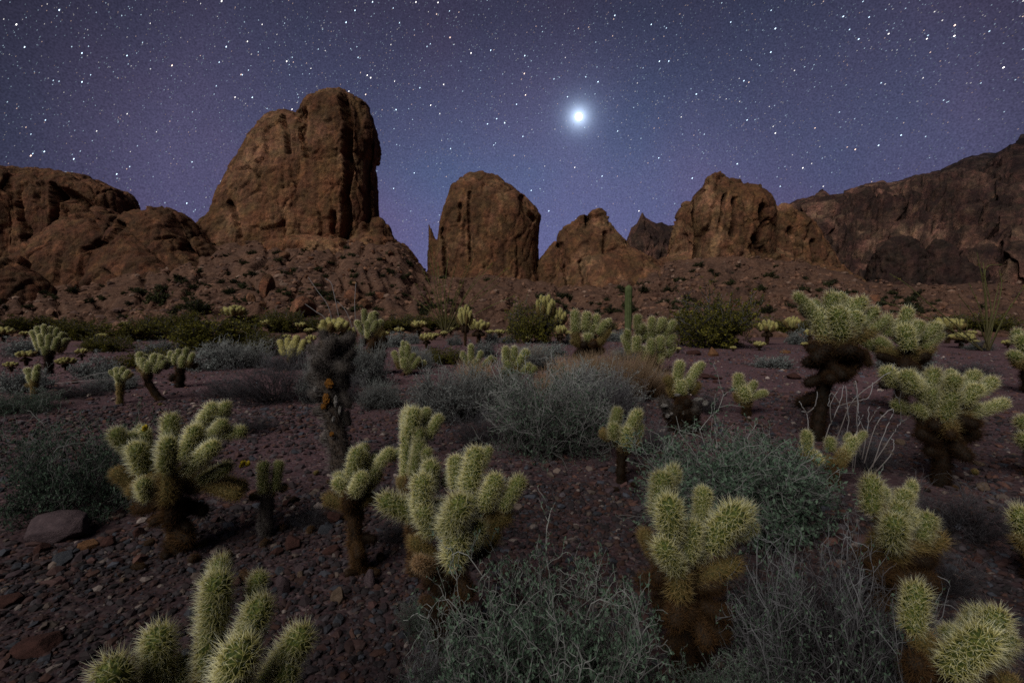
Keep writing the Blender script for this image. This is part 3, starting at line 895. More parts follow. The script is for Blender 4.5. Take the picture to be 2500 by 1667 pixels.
rock(115, 1322, 145, 68, 'mauve', 'large flat mauve slab lying in front of the grey shrub at the left', 3, rz=0.2, name='rock')
rock(200, 1345, 52, 28, 'orange', 'rounded tan stone just right of the large mauve slab', 5)
rock(150, 1378, 50, 34, 'blue', 'blue grey wedge stone below the large mauve slab', 8, rz=0.9)
rock(98, 1352, 34, 32, 'red', 'dark red angular stone touching the lower edge of the mauve slab', 11)
rock(260, 1335, 36, 30, 'red', 'dull red stone in the gravel below the first cholla on the left', 12)
rock(332, 1310, 34, 26, 'red', 'reddish round stone beside the brown foot of the left cholla', 14)
rock(688, 1452, 34, 58, 'mauve', 'upright pale mauve stone right of the bottom left cholla', 15, depth=0.6)
rock(825, 1475, 38, 42, 'tan', 'light tan faceted stone below the small armed cholla', 17)
rock(732, 1416, 18, 22, 'tan', 'small pointed tan stone by the upright mauve stone', 19)
rock(712, 1340, 40, 40, 'red', 'rust red triangular stone in the shade behind the small armed cholla', 21)
rock(812, 1274, 46, 28, 'red', 'smooth reddish stone behind the trunk of the small armed cholla', 23)
rock(795, 1300, 44, 20, 'blue', 'grey slanting slab below the smooth reddish stone', 25)
rock(78, 1595, 100, 42, 'red', 'long dark red stone near the lower left corner', 27, rz=0.3)
rock(18, 1480, 50, 36, 'red', 'red brown stone at the left edge of the picture', 29)
rock(640, 1262, 22, 16, 'orange', 'little orange stone beside the grey trunk of the small cholla', 31)
rock(900, 1430, 46, 50, 'mauve', 'greyish upright stone at the foot of the armed cholla', 33, depth=0.6)
rock(1742, 869, 30, 25, 'orange', 'rounded orange boulder in front of the big green creosote bush', 35, name='boulder', cat='boulder')
rock(1700, 866, 44, 15, 'red', 'low flat red rock beside the rounded orange boulder', 37)
rock(1920, 862, 26, 10, 'orange', 'small tan rock lying on the open flat right of the creosote bush', 39)
rock(1940, 926, 30, 16, 'red', 'brown wedge-shaped rock on the flat left of the tallest cholla', 41)
rock(1730, 925, 60, 14, 'red', 'low dark red outcrop behind the two-armed cholla', 43)
rock(2320, 1262, 26, 18, 'tan', 'pale pinkish stone in the dark gravel right of the dim cholla', 45)
rock(2392, 1380, 30, 20, 'red', 'reddish stone near the right edge among dark twigs', 47)
rock(982, 917, 14, 9, 'red', 'small pink stone at the foot of the golden branching cholla', 49)
r_ = random.Random(3)
for q in range(70):
    px = r_.uniform(0, 2500)
    py = 1667 - (1667 - 905) * r_.random() ** 0.8
    if py > 1240 and px > 1000:
        py = r_.uniform(910, 1200)
    w = (14 + 22 * r_.random() ** 2) * (0.4 + (py - 830) / 600)
    rock(px, py, w, w * r_.uniform(0.4, 0.75), r_.choice(['red', 'red', 'mauve', 'blue', 'tan', 'mauve']), 'loose angular fist-sized stone scattered on the gravel between the plants', 60 + q % 14, 'loose stones on the gravel', rz=r_.uniform(0, 6))
# boulders on the slope
BL = [(650, 722, 32, 52, 'upright reddish block on the slope under the tallest butte'), (612, 742, 26, 30, 'rough boulder left of the upright block on the slope'),
      (638, 748, 20, 18, 'small boulder at the foot of the upright block'), (728, 772, 74, 52, 'broad brown boulder on the lower slope below the tallest butte'),
      (862, 742, 46, 40, 'dark boulder on the lower slope right of the broad brown one'), (888, 756, 30, 30, 'pale orange boulder beside the dark slope boulder'),
      (925, 728, 34, 22, 'flat boulder high on the slope right of the dark boulder'), (690, 628, 26, 16, 'little outcrop on the upper slope under the tallest butte'),
      (2140, 738, 28, 22, 'tan boulder standing behind the tallest cholla on the right'), (1800, 745, 34, 16, 'low rock on the slope under the craggy mass')]
for q, (a_, b_, c_, d_, lab) in enumerate(BL):
    rock(a_, b_, c_, d_, 'b', lab, 90 + q, mat=boulder_mat, name='boulder', cat='boulder')
for q in range(90):
    px = r_.choice([r_.uniform(500, 1060), r_.uniform(0, 2450), r_.uniform(560, 980)])
    cr = float(np.interp(px, CRX, CRY))
    py = cr + 8 + (765 - cr - 8) * r_.random()
    w = 5 + 11 * r_.random() ** 2
    rock(px, py, w, w * r_.uniform(0.5, 0.8), 'b', 'small boulder scattered over the slopes below the buttes', 90 + q % 8, 'boulders strewn over the slopes', rz=r_.uniform(0, 6), mat=boulder_mat, name='boulder', cat='boulder')


# ------------------------------------------------------------------ cholla
def joint_mesh(L, lod, kind, seed):
    """spiny joint; overall radius 1 with spines, axis 0..L along z"""
    r = np.random.RandomState(seed)
    rb = (0.50, 0.57, 0.74)[lod]
    # body
    ns = (14, 10, 8)[lod]
    zs, rd = [], []
    for a in np.linspace(-90, 0, 5):
        zs.append(rb * math.sin(math.radians(a))); rd.append(max(rb * math.cos(math.radians(a)), 0.01))
    m = max(3, int(L * 2))
    for q in range(1, m):
        zs.append(L * q / m); rd.append(rb * (1 + 0.05 * math.sin(3.14 * q / m)))
    for a in np.linspace(0, 90, 5):
        zs.append(L + rb * math.sin(math.radians(a))); rd.append(max(rb * math.cos(math.radians(a)), 0.01))
    zs, rd = np.array(zs), np.array(rd)
    ang = np.arange(ns) * 2 * np.pi / ns
    V = np.stack([rd[:, None] * np.cos(ang), rd[:, None] * np.sin(ang), np.repeat(zs[:, None], ns, 1)], -1)
    i, j = np.meshgrid(np.arange(len(zs) - 1), np.arange(ns), indexing='ij')
    j2 = (j + 1) % ns
    Q = np.stack([i * ns + j, i * ns + j2, (i + 1) * ns + j2, (i + 1) * ns + j], -1).reshape(-1, 4)
    V = V.reshape(-1, 3)
    nb = len(V)
    # spines
    na = int((56, 46, 20)[lod] * (L + 1.1))
    per = (7, 6, 4)[lod]
    u = (np.arange(na) + 0.5) / na
    tot = L + 2 * rb * 0.9
    zc = u * tot - rb * 0.8
    th = np.arange(na) * 2.39996
    cap = zc > L
    capb = zc < 0
    zz = np.where(cap, np.minimum((zc - L) / (rb * 1.0), 0.99), np.where(capb, np.maximum(zc / rb, -0.95), 0))
    cr = np.sqrt(1 - zz ** 2)
    nrm = np.stack([cr * np.cos(th), cr * np.sin(th), zz], -1)
    base = np.stack([rb * cr * np.cos(th), rb * cr * np.sin(th), np.where(cap | capb, np.where(cap, L, 0) + rb * zz, zc)], -1)
    base = np.repeat(base, per, 0) + r.normal(0, 0.015, (na * per, 3))
    nn = np.repeat(nrm, per, 0)
    d = nn * 0.95 + r.normal(0, 0.62, nn.shape) + np.array([0, 0, 0.14])
    d /= np.linalg.norm(d, axis=1)[:, None]
    dn = (d * nn).sum(1)
    d = np.where((dn < 0.15)[:, None], d + nn * 0.5, d)
    d /= np.linalg.norm(d, axis=1)[:, None]
    ln = r.uniform(0.34, 0.76, len(d)) * (1.0, 0.95, 0.55)[lod]
    th_ = (0.0108, 0.016, 0.036)[lod]
    a1 = np.cross(d, np.array([0.3, 0.5, 0.81]))
    a1 /= np.linalg.norm(a1, axis=1)[:, None]
    a2 = np.cross(d, a1)
    ns_ = len(d)
    SV = np.stack([base + a1 * th_, base + (-0.5 * a1 + 0.866 * a2) * th_, base + (-0.5 * a1 - 0.866 * a2) * th_, base + d * ln[:, None]], 1)
    k = nb + np.arange(ns_)[:, None] * 4
    T = np.concatenate([k + np.array([[0, 1, 3]]), k + np.array([[1, 2, 3]]), k + np.array([[2, 0, 3]])])
    V = np.vstack([V, SV.reshape(-1, 3)])
    tv = np.concatenate([np.zeros(nb), np.tile([0.0, 0, 0, 1.0], ns_)])
    mi = np.concatenate([np.zeros(len(Q)), np.ones(len(T))])
    return V, Q, T, tv, mi


LENS_ = [0.35, 0.8, 1.4, 2.2, 3.4]
_jc = {}


def get_joint(L, lod, kind, var):
    li = min(range(len(LENS_)), key=lambda q: abs(math.log((LENS_[q] + 0.5) / (L + 0.5))))
    key = (li, lod, kind, var)
    if key not in _jc:
        V, Q, T, tv, mi = joint_mesh(LENS_[li], lod, kind, li * 7 + var)
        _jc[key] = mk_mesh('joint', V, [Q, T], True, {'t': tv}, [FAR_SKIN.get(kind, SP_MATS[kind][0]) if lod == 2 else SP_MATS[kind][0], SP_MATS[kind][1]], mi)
    return _jc[key], LENS_[li]


def place_joint(P0, P1, r, kind, lod, parent, origin, name='joint'):
    ax = Vector(P1 - P0)
    L = ax.length / r
    me, L0 = get_joint(L, lod, kind, random.randrange(2))
    if ax.length < 1e-5:
        ax = Vector((0, 0, 1))
    q = ax.normalized().to_track_quat('Z', 'Y').to_matrix().to_4x4()
    M = Matrix.Translation(Vector(P0 - origin)) @ q @ Matrix.Rotation(random.uniform(0, 6.28), 4, 'Z') @ Matrix.Diagonal((r, r, r * max(L, 0.1) / L0, 1))
    return add(name, me, parent, M=M)


def trunk_mesh(P, R, mat_kind, name='trunk', spiny=True, seed=0):
    """bent woody trunk with short spines; P list of points relative to origin"""
    r = np.random.RandomState(seed)
    P = np.array(P, float)
    K = 14
    s = np.linspace(0, len(P) - 1, K)
    Q = np.stack([np.interp(s, np.arange(len(P)), P[:, c]) for c in range(3)], -1)
    Rr = np.interp(s, np.arange(len(P)), R) * (1 + 0.12 * np.sin(s * 9 + seed))
    body = 0.68 if spiny else 1.0
    V, Qd, tv = tubes(Q[None], (Rr * body)[None], 12)
    V = V + (fbm(V * 14 + seed, 3) * Rr.mean() * 0.28)[:, None] * np.array([1, 1, 0.3])
    faces = [Qd]
    mi = [0] * len(Qd)
    if spiny:
        n = int(np.clip(np.linalg.norm(np.diff(Q, axis=0), axis=1).sum() / Rr.mean() * 330, 200, 2600))
        kk = r.uniform(0, K - 1.001, n)
        c = np.stack([np.interp(kk, np.arange(K), Q[:, q]) for q in range(3)], -1)
        rad = np.interp(kk, np.arange(K), Rr)
        a = r.uniform(0, 6.283, n)
        nn = np.stack([np.cos(a), np.sin(a), np.zeros(n)], -1)
        b = c + nn * (rad * body * 0.95)[:, None]
        d = nn + r.normal(0, 0.5, (n, 3)) + np.array([0, 0, -0.1])
        d /= np.linalg.norm(d, axis=1)[:, None]
        ln = rad * r.uniform(0.3, 0.7, n)
        th = rad.mean() * 0.016 + 0.0004
        a1 = np.cross(d, np.array([0.1, 0.2, 0.97]))
        a1 /= np.linalg.norm(a1, axis=1)[:, None] + 1e-9
        a2 = np.cross(d, a1)
        SV = np.stack([b + a1 * th, b + (-0.5 * a1 + 0.866 * a2) * th, b + (-0.5 * a1 - 0.866 * a2) * th, b + d * ln[:, None]], 1)
        k = len(V) + np.arange(n)[:, None] * 4
        T = np.concatenate([k + np.array([[0, 1, 3]]), k + np.array([[1, 2, 3]]), k + np.array([[2, 0, 3]])])
        tv = np.concatenate([tv * 0, np.tile([0.0, 0, 0, 1.0], n)])
        V = np.vstack([V, SV.reshape(-1, 3)])
        faces.append(T)
        mi += [1] * len(T)
    return mk_mesh(name, V, faces, True, {'t': tv}, list(SP_MATS[mat_kind]), mi)


CODE = {'f': 'fresh', 'g': 'gold', 'b': 'brown', 'd': 'dark', 'y': 'grey', 'p': 'pale'}


def cholla(base, label, joints, trunk, tk='brown', buds=(), group='teddy bear chollas on the flat', seed=0, fill=0.55, shag=0):
    """joints: (x0,y0,x1,y1,r,kind,dz0,dz1) photo positions of the joint's foot and tip centre; trunk: [(px,py,r)...] top to foot"""
    random.seed(seed * 91 + int(base[0]))
    b = ghit(*base)
    gz = float(ground(b[0], b[1]))
    org = np.array([b[0], b[1], gz])
    Yb = b[1]
    root = thing('cholla_cactus', label, 'cactus', tuple(org), group)
    s = Yb / F
    lod = 0 if Yb < 4.6 else 1 if Yb < 13 else 2
    tp = [(base[0], base[1], trunk[-1][2] * 0.95)] + [tr_ for tr_ in reversed(trunk)]
    pts = [unproj(a, c, Yb) - org for a, c, _ in tp]
    pts[0] = np.array([0, 0, -0.03])
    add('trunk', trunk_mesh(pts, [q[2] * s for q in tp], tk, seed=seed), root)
    for jn in joints:
        x0, y0, x1, y1, r, kd = jn[:6]
        z0 = jn[6] if len(jn) > 6 else random.uniform(-0.6, 0.6)
        z1 = jn[7] if len(jn) > 7 else z0 + random.uniform(-0.6, 0.4)
        rs_ = r * s
        P0 = unproj(x0, y0, Yb + z0 * rs_)
        P1 = unproj(x1, y1, Yb + z1 * rs_)
        place_joint(P0, P1, rs_, CODE[kd], lod, root, org)
        if fill and kd in 'fg' and random.random() < fill:       # the joints crowd behind one another
            ox, dz, up = random.uniform(-1.0, 1.0) * rs_, random.uniform(0.9, 1.9) * rs_, random.uniform(-0.6, 0.5) * rs_
            sh = np.array([ox, dz, up])
            place_joint(P0 + sh, P0 + (P1 - P0) * random.uniform(0.5, 0.95) + sh * np.array([1.5, 1, 1]), rs_ * random.uniform(0.8, 0.98), CODE[kd], lod, root, org)
    if shag:
        tl = [t_ for t_ in trunk]
        for q in range(shag):
            f = random.uniform(0, 0.75) * (len(tl) - 1) if len(tl) > 1 else 0
            k = int(f)
            k2 = min(k + 1, len(tl) - 1)
            cx, cy_, cr = [tl[k][m] * (1 - f + k) + tl[k2][m] * (f - k) for m in range(3)]
            a = q * 2.4 + random.uniform(-.4, .4)
            rs_ = cr * s * random.uniform(0.75, 1.0)
            c0 = unproj(cx, cy_, Yb) + np.array([math.cos(a), math.sin(a), 0]) * cr * s * 0.8
            c1 = c0 + np.array([math.cos(a) * 1.2, math.sin(a) * 1.2, random.uniform(-1.0, 0.3)]) * rs_
            place_joint(c0, c1, rs_, random.choice(['brown', 'dark', 'dark']) if Yb > 4 else random.choice(['brown', 'brown', 'dark']), lod, root, org)
    for (x, y, r, dz) in buds:
        P = unproj(x, y, Yb + dz * 25 * s)
        for q in range(5):
            o = add('flower_bud', bud_mesh, root, loc=tuple(P - org + np.array([random.uniform(-1, 1), random.uniform(-1, 1), random.uniform(-.6, .8)]) * r * s * 0.6), rot=(random.uniform(-.5, .5), random.uniform(-.5, .5), 0), scale=r * s * 0.5)
    return root


bud_mesh = mk_mesh('flower_bud', I1 * np.array([0.7, 0.7, 1.1]), F1, True, mat=bud_mat)
HERO = 'large chollas in the foreground'
# A: left
cholla((440, 1350), 'large round-headed cholla at left with many pale arms and yellow buds', [
    (325, 1105, 286, 1060, 29, 'f', -0.5, -1.2), (352, 1140, 336, 1100, 34, 'f', -1.8, -2.4), (356, 1090, 354, 1058, 23, 'f', 1.2, 1.4), (414, 1126, 418, 1026, 32, 'f', 0.3, 0.8),
    (408, 1135, 411, 1090, 32, 'f', -2.4, -3.0), (453, 1112, 476, 1054, 29, 'f', -0.5, -0.7), (462, 1142, 520, 1092, 29, 'f', -1.6, -2.2), (470, 1090, 500, 1025, 25, 'f', 1.2, 1.6),
    (500, 1025, 520, 998, 27, 'f', 1.4, 1.4), (530, 1020, 551, 994, 23, 'f', 2, 2), (505, 1075, 545, 1036, 24, 'f', 0.2, -0.3), (520, 1062, 590, 1054, 25, 'f', 0.4, 0.6),
    (335, 1188, 290, 1155, 27, 'g', -0.3, -0.6), (360, 1208, 352, 1182, 27, 'f', -2.2, -3.0), (414, 1160, 412, 1210, 34, 'g', -1.6, -1.6), (500, 1170, 551, 1142, 25, 'f', -0.3, -0.6),
    (480, 1172, 575, 1206, 28, 'g', 0, -0.3), (350, 1190, 330, 1200, 30, 'g', -0.8, -1), (450, 1150, 470, 1190, 34, 'g', 0.2, 0), (385, 1160, 370, 1190, 34, 'g', 0.2, 0),
    (400, 1222, 345, 1240, 30, 'b', 0, 0), (425, 1225, 420, 1260, 34, 'b', -0.8, -0.8), (440, 1230, 495, 1245, 30, 'd', 0.5, 0.5), (430, 1290, 455, 1310, 34, 'b', -0.3, -0.5), (440, 1310, 415, 1330, 26, 'd', 0, 0)],
    [(414, 1165, 26), (420, 1230, 26), (432, 1300, 24)], 'brown', [(352, 1044, 12, 0.5), (600, 1132, 14, 0.3), (588, 1136, 9, 0.3)], HERO, 1, shag=9)
cholla((650, 1310), 'small cholla with two upright arms on a grey trunk, right of the large left cholla', [
    (643, 1195, 643, 1136, 21, 'f', -0.5, -0.8), (672, 1190, 681, 1134, 20, 'f', 0.3, 0.4), (630, 1212, 616, 1214, 16, 'g'), (660, 1205, 655, 1190, 20, 'g', 0.2, 0.2)],
    [(652, 1200, 21), (650, 1260, 21)], 'grey', group=HERO, seed=2)
cholla((470, 2010), 'nearest cholla rising from the lower left edge with long glassy spines', [
    (508, 1640, 518, 1530, 52, 'f', 0.5, 0.3), (522, 1510, 532, 1425, 54, 'f', 0.1, -0.4), (532, 1420, 538, 1383, 42, 'f', 0.8, 1.0), (610, 1480, 634, 1412, 38, 'f', 1.2, 1.6), (596, 1570, 634, 1486, 52, 'f', -0.2, -0.8),
    (650, 1680, 732, 1560, 55, 'f', -0.5, -1.2), (560, 1700, 585, 1600, 64, 'f', -1.8, -2.6), (385, 1690, 388, 1556, 58, 'f', 0, -0.4), (300, 1720, 276, 1640, 62, 'f', -1.0, -1.8), (680, 1700, 700, 1640, 50, 'f', -1.2, -1.6), (450, 1700, 445, 1630, 46, 'f', 0.6, 0.6), (440, 1720, 430, 1660, 50, 'f', 0.2, 0.2),
    (500, 1760, 510, 1640, 50, 'g', 0.5, 0.5), (600, 1760, 620, 1680, 50, 'g', 0, 0)],
    [(490, 1700, 50), (480, 1860, 48)], 'brown', group=HERO, seed=3, fill=0)
cholla((882, 1392), 'cholla with splayed arms on a bare bristly trunk, left of the centre cholla', [
    (862, 1150, 872, 1110, 28, 'f', -0.8, -1), (870, 1140, 888, 1095, 22, 'f', 0.6, 0.8), (905, 1160, 930, 1128, 20, 'f', 0.2, 0.2), (928, 1130, 949, 1107, 22, 'f', 0.2, 0.2), (850, 1200, 826, 1180, 24, 'f', -0.4, -0.8), (868, 1200, 884, 1166, 26, 'f', -1.2, -1.8),
    (885, 1200, 910, 1165, 24, 'f', 0.4, 0.2), (840, 1228, 806, 1218, 27, 'g', -0.3, -0.5), (852, 1235, 855, 1212, 30, 'b', -0.8, -1), (878, 1225, 902, 1216, 25, 'g', 0, 0), (868, 1240, 870, 1262, 27, 'b', 0, 0)],
    [(865, 1200, 25), (868, 1321, 25), (878, 1375, 24)], 'brown', group=HERO, seed=4, shag=3)
cholla((1020, 1400), 'tall knobby cholla column standing behind the centre cholla', [
    (992, 1180, 996, 1025, 26, 'f', 1.0, 1.0), (1005, 1050, 1012, 1012, 29, 'f', -0.4, -0.6), (1034, 1040, 1042, 1005, 20, 'f', 1, 1), (1046, 1062, 1071, 1024, 21, 'f', 0, 0), (1020, 1110, 1025, 1058, 24, 'f', -0.6, -0.8),
    (1012, 1150, 1025, 1090, 25, 'f', -0.8, -1), (1045, 1135, 1042, 1102, 21, 'f', -1, -1.5), (1052, 1185, 1052, 1140, 32, 'f', -1.2, -2), (1000, 1210, 985, 1180, 24, 'g'), (1020, 1220, 1015, 1170, 30, 'g', 0, 0), (1085, 1180, 1100, 1150, 18, 'f', 1, 1), (1010, 1240, 978, 1175, 16, 'g', 1, 1)],
    [(1010, 1160, 28), (1015, 1300, 28)], 'brown', group=HERO, seed=5)
cholla((1082, 1590), 'large cholla in the centre foreground with thick bristling arms', [
    (1000, 1250, 948, 1226, 40, 'f', -0.3, -0.8), (1028, 1250, 1032, 1178, 39, 'f', -0.6, -1.0), (1146, 1185, 1163, 1112, 41, 'f', 0.4, 0.5), (1180, 1130, 1192, 1102, 20, 'f', 1.2, 1.4), (1184, 1230, 1210, 1174, 36, 'f', 0.2, 0),
    (1232, 1230, 1267, 1177, 32, 'f', 0.4, 0.2), (1098, 1290, 1124, 1232, 47, 'f', -2.2, -3.0), (1150, 1325, 1164, 1290, 34, 'f', -1.8, -2.4), (1112, 1360, 1114, 1310, 46, 'f', -2.0, -2.4), (1050, 1290, 1035, 1250, 38, 'f', -0.8, -1.2),
    (1050, 1355, 1018, 1326, 29, 'g', -0.8, -1.2), (1050, 1385, 1022, 1374, 27, 'p', -2.0, -3.4), (1080, 1370, 1062, 1396, 40, 'b', -0.6, -0.6), (1180, 1290, 1230, 1262, 35, 'g', 0.8, 0.8), (1110, 1270, 1150, 1225, 40, 'f', 0.2, 0.2),
    (1110, 1300, 1070, 1240, 40, 'f', 0.3, 0.3), (1105, 1400, 1125, 1370, 38, 'b', -0.5, -0.5), (1180, 1335, 1205, 1305, 36, 'g', 0.5, 0.5), (1090, 1430, 1050, 1420, 30, 'd', 0, 0), (1200, 1250, 1215, 1220, 34, 'g', 0.9, 0.9),
    (1090, 1460, 1130, 1450, 32, 'd', 0, 0), (1085, 1510, 1055, 1500, 30, 'd', 0, 0)],
    [(1110, 1330, 36), (1095, 1440, 34), (1085, 1540, 32)], 'dark', group=HERO, seed=6, fill=0.4, shag=8)
cholla((1670, 1650), 'thick-armed cholla right of centre standing among dry twigs', [
    (1613, 1250, 1618, 1172, 44, 'f', 0, 0), (1630, 1190, 1642, 1160, 34, 'f', 0.8, 0.9), (1637, 1295, 1635, 1238, 47, 'f', -1.2, -1.6), (1712, 1262, 1718, 1204, 33, 'f', 0.9, 0.9), (1740, 1320, 1790, 1262, 52, 'f', -0.2, -0.8),
    (1800, 1300, 1832, 1282, 35, 'f', 0.2, 0.2), (1680, 1350, 1690, 1296, 37, 'f', -0.8, -1.0), (1648, 1378, 1622, 1340, 41, 'f', -1.4, -2.0), (1655, 1405, 1656, 1440, 46, 'g', -0.8, -0.8), (1700, 1415, 1785, 1378, 39, 'g', 0, -0.2),
    (1620, 1425, 1574, 1418, 34, 'b', 0.2, 0.2), (1600, 1350, 1580, 1310, 30, 'g', 1.0, 1.2), (1720, 1480, 1768, 1500, 36, 'b', -0.4, -0.6), (1690, 1490, 1684, 1500, 34, 'b', -0.8, -1.2), (1720, 1530, 1755, 1545, 37, 'b', -0.2, -0.4),
    (1660, 1560, 1640, 1572, 36, 'b', -0.3, -0.5), (1630, 1490, 1615, 1510, 30, 'd', 0, 0), (1670, 1330, 1700, 1345, 44, 'f', 0.4, 0.4), (1680, 1380, 1690, 1390, 42, 'g', 0, 0), (1700, 1560, 1720, 1600, 30, 'd', 0, 0)],
    [(1670, 1370, 42), (1672, 1480, 40), (1672, 1590, 36)], 'dark', group=HERO, seed=7, fill=0.3, shag=9)
cholla((2150, 1530), 'dim cholla on the right with clustered short arms over a shaded brown trunk', [
    (2128, 1235, 2128, 1182, 37, 'f', 0.4, 0.5), (2200, 1240, 2208, 1208, 32, 'f', 0.4, 0.4), (2222, 1208, 2226, 1188, 20, 'f', 1, 1), (2180, 1320, 2184, 1280, 42, 'f', -1, -1.6), (2205, 1280, 2218, 1262, 34, 'f', 0, 0), (2248, 1305, 2264, 1268, 36, 'f', 0.2, 0.2),
    (2215, 1340, 2285, 1318, 42, 'g', 0.3, 0.5), (2185, 1350, 2190, 1320, 42, 'g', -0.4, -0.6), (2170, 1400, 2160, 1390, 38, 'b', 0, 0), (2150, 1250, 2170, 1300, 34, 'g', 0.3, 0.3), (2240, 1370, 2270, 1350, 34, 'b', 0.4, 0.4)],
    [(2190, 1350, 38), (2170, 1440, 36)], 'brown', group=HERO, seed=8, shag=6)
cholla((2340, 1870), 'bristling cholla in the lower right corner with one large round head', [
    (2228, 1520, 2237, 1452, 46, 'f', 0.6, 0.6), (2330, 1620, 2392, 1566, 56, 'f', -1.0, -1.7), (2390, 1560, 2430, 1512, 50, 'f', -0.2, -0.5), (2350, 1560, 2388, 1500, 40, 'f', 0.8, 0.9), (2420, 1590, 2452, 1556, 46, 'f', -0.5, -0.8), (2340, 1590, 2322, 1548, 40, 'f', 0.2, 0.2), (2240, 1650, 2235, 1618, 44, 'b', -0.4, -0.8), (2440, 1720, 2458, 1668, 42, 'g', -0.6, -0.8),
    (2290, 1600, 2250, 1560, 46, 'g', 0.4, 0.4), (2340, 1680, 2350, 1620, 50, 'b', 0.2, 0.2), (2400, 1680, 2410, 1640, 46, 'b', 0, 0), (2300, 1700, 2310, 1650, 44, 'd', 0, 0)],
    [(2330, 1640, 48), (2335, 1760, 46)], 'dark', group=HERO, seed=9, fill=0)
cholla((2295, 1185), 'wide grey-green cholla near the right edge with one arm reaching sideways', [
    (2231, 945, 2214, 918, 30, 'f', 0, 0), (2255, 965, 2235, 935, 28, 'f', 0.5, 0.5), (2270, 940, 2278, 916, 28, 'f', 0.4, 0.4), (2318, 955, 2330, 928, 27, 'f', -1, -1.6), (2318, 930, 2322, 910, 18, 'f', 1, 1), (2360, 940, 2379, 916, 23, 'f', 0.3, 0.3),
    (2388, 955, 2419, 934, 24, 'f', 0.3, 0.4), (2355, 978, 2383, 952, 26, 'f', -0.8, -1.2), (2370, 1010, 2447, 986, 23, 'f', 0, 0.2), (2310, 1012, 2323, 968, 29, 'f', -0.8, -1.2), (2290, 1000, 2278, 960, 29, 'f', 0, 0), (2330, 1015, 2375, 1000, 28, 'f', 0, 0),
    (2330, 1035, 2350, 1015, 30, 'g', -0.3, -0.3), (2312, 1045, 2310, 1030, 31, 'g', -0.6, -0.6), (2260, 1010, 2240, 995, 24, 'f', 0.8, 0.8), (2280, 1075, 2250, 1060, 28, 'd', 0, 0), (2330, 1075, 2375, 1060, 28, 'd', 0, 0), (2300, 1110, 2270, 1100, 26, 'd', 0, 0), (2345, 1050, 2380, 1035, 22, 'b', 0.3, 0.3)],
    [(2315, 1010, 26), (2308, 1080, 26), (2298, 1140, 24)], 'dark', seed=10, shag=12)
cholla((1995, 1075), 'tallest cholla, on the right, wide pale crown over a dark shaggy trunk', [
    (2000, 790, 1972, 748, 20, 'f', 0, 0), (1972, 748, 1951, 727, 18, 'f', 0, 0), (2000, 765, 1992, 742, 15, 'f', 0.8, 0.8), (2030, 775, 2030, 733, 25, 'f', -0.3, -0.5), (2046, 745, 2050, 724, 19, 'f', 0.8, 0.8), (2072, 775, 2098, 742, 25, 'f', 0, 0), (2055, 760, 2068, 738, 22, 'f', 0.8, .8),
    (2105, 790, 2130, 765, 22, 'f', 0.3, 0.3), (2120, 808, 2158, 788, 22, 'f', 0, 0), (2012, 815, 1998, 775, 29, 'f', 0, 0), (2052, 810, 2046, 770, 32, 'f', -0.8, -1), (2075, 805, 2088, 775, 28, 'f', -0.4, -0.6), (2020, 845, 2015, 815, 30, 'g', 0, 0), (2055, 845, 2060, 815, 32, 'g', -0.5, -0.5),
    (2080, 830, 2118, 812, 25, 'g', 0, 0), (2020, 855, 1982, 850, 20, 'd', 0, 0), (2010, 885, 1975, 885, 22, 'd', 0, 0), (2050, 865, 2085, 860, 28, 'b', 0, 0), (2060, 895, 2090, 888, 24, 'd', 0, 0), (2110, 862, 2118, 885, 15, 'b', 0.4, 0.4), (2000, 925, 1975, 935, 20, 'd', 0, 0), (2030, 915, 2060, 920, 22, 'd', 0, 0)],
    [(2038, 830, 28), (2025, 880, 26), (2008, 960, 24), (1998, 1030, 22)], 'dark', seed=11, shag=12)
cholla((2200, 1010), 'cholla with feathery upright arms just right of the tallest cholla', [
    (2205, 800, 2214, 766, 20, 'f', 0, 0), (2195, 815, 2200, 790, 22, 'f', 0.5, 0.5), (2226, 825, 2245, 793, 19, 'f', -0.6, -0.8), (2250, 825, 2283, 800, 22, 'f', 0, 0), (2217, 842, 2210, 808, 25, 'f', -0.8, -0.8), (2258, 845, 2290, 820, 19, 'f', 0, 0), (2168, 850, 2147, 834, 20, 'f', 0.8, 0.8),
    (2180, 862, 2160, 858, 20, 'g', 0.4, 0.4), (2215, 880, 2226, 862, 27, 'g', 0, 0), (2250, 868, 2270, 850, 20, 'g', 0, 0), (2180, 880, 2150, 870, 16, 'd', 0, 0), (2205, 900, 2180, 905, 22, 'd', 0, 0), (2215, 925, 2235, 935, 20, 'd', 0, 0)],
    [(2215, 860, 22), (2205, 920, 20), (2200, 970, 18)], 'dark', seed=12, shag=12)
cholla((1442, 905), 'upright cholla with a full crown on a dark stub, left of the saguaro', [
    (1404, 805, 1404, 768, 15, 'f', 0, 0), (1430, 800, 1433, 770, 16, 'f', -0.4, -0.4), (1450, 800, 1456, 778, 14, 'f', 0.4, 0.4), (1462, 812, 1478, 790, 15, 'f', -0.2, -0.2), (1478, 798, 1487, 785, 12, 'f', 0.6, 0.6), (1410, 828, 1402, 815, 14, 'g', 0, 0), (1438, 835, 1436, 825, 15, 'f', -1, -1.4),
    (1468, 830, 1482, 812, 14, 'g', 0, 0), (1435, 820, 1445, 800, 18, 'f', 0, 0), (1415, 840, 1405, 832, 14, 'g', 0, 0), (1455, 842, 1470, 832, 14, 'g', 0, 0), (1430, 850, 1445, 845, 18, 'b', 0, 0), (1420, 868, 1405, 868, 12, 'd', 0, 0), (1440, 880, 1425, 885, 13, 'd', 0, 0)],
    [(1438, 830, 17), (1438, 870, 15)], 'dark', seed=13, shag=8)
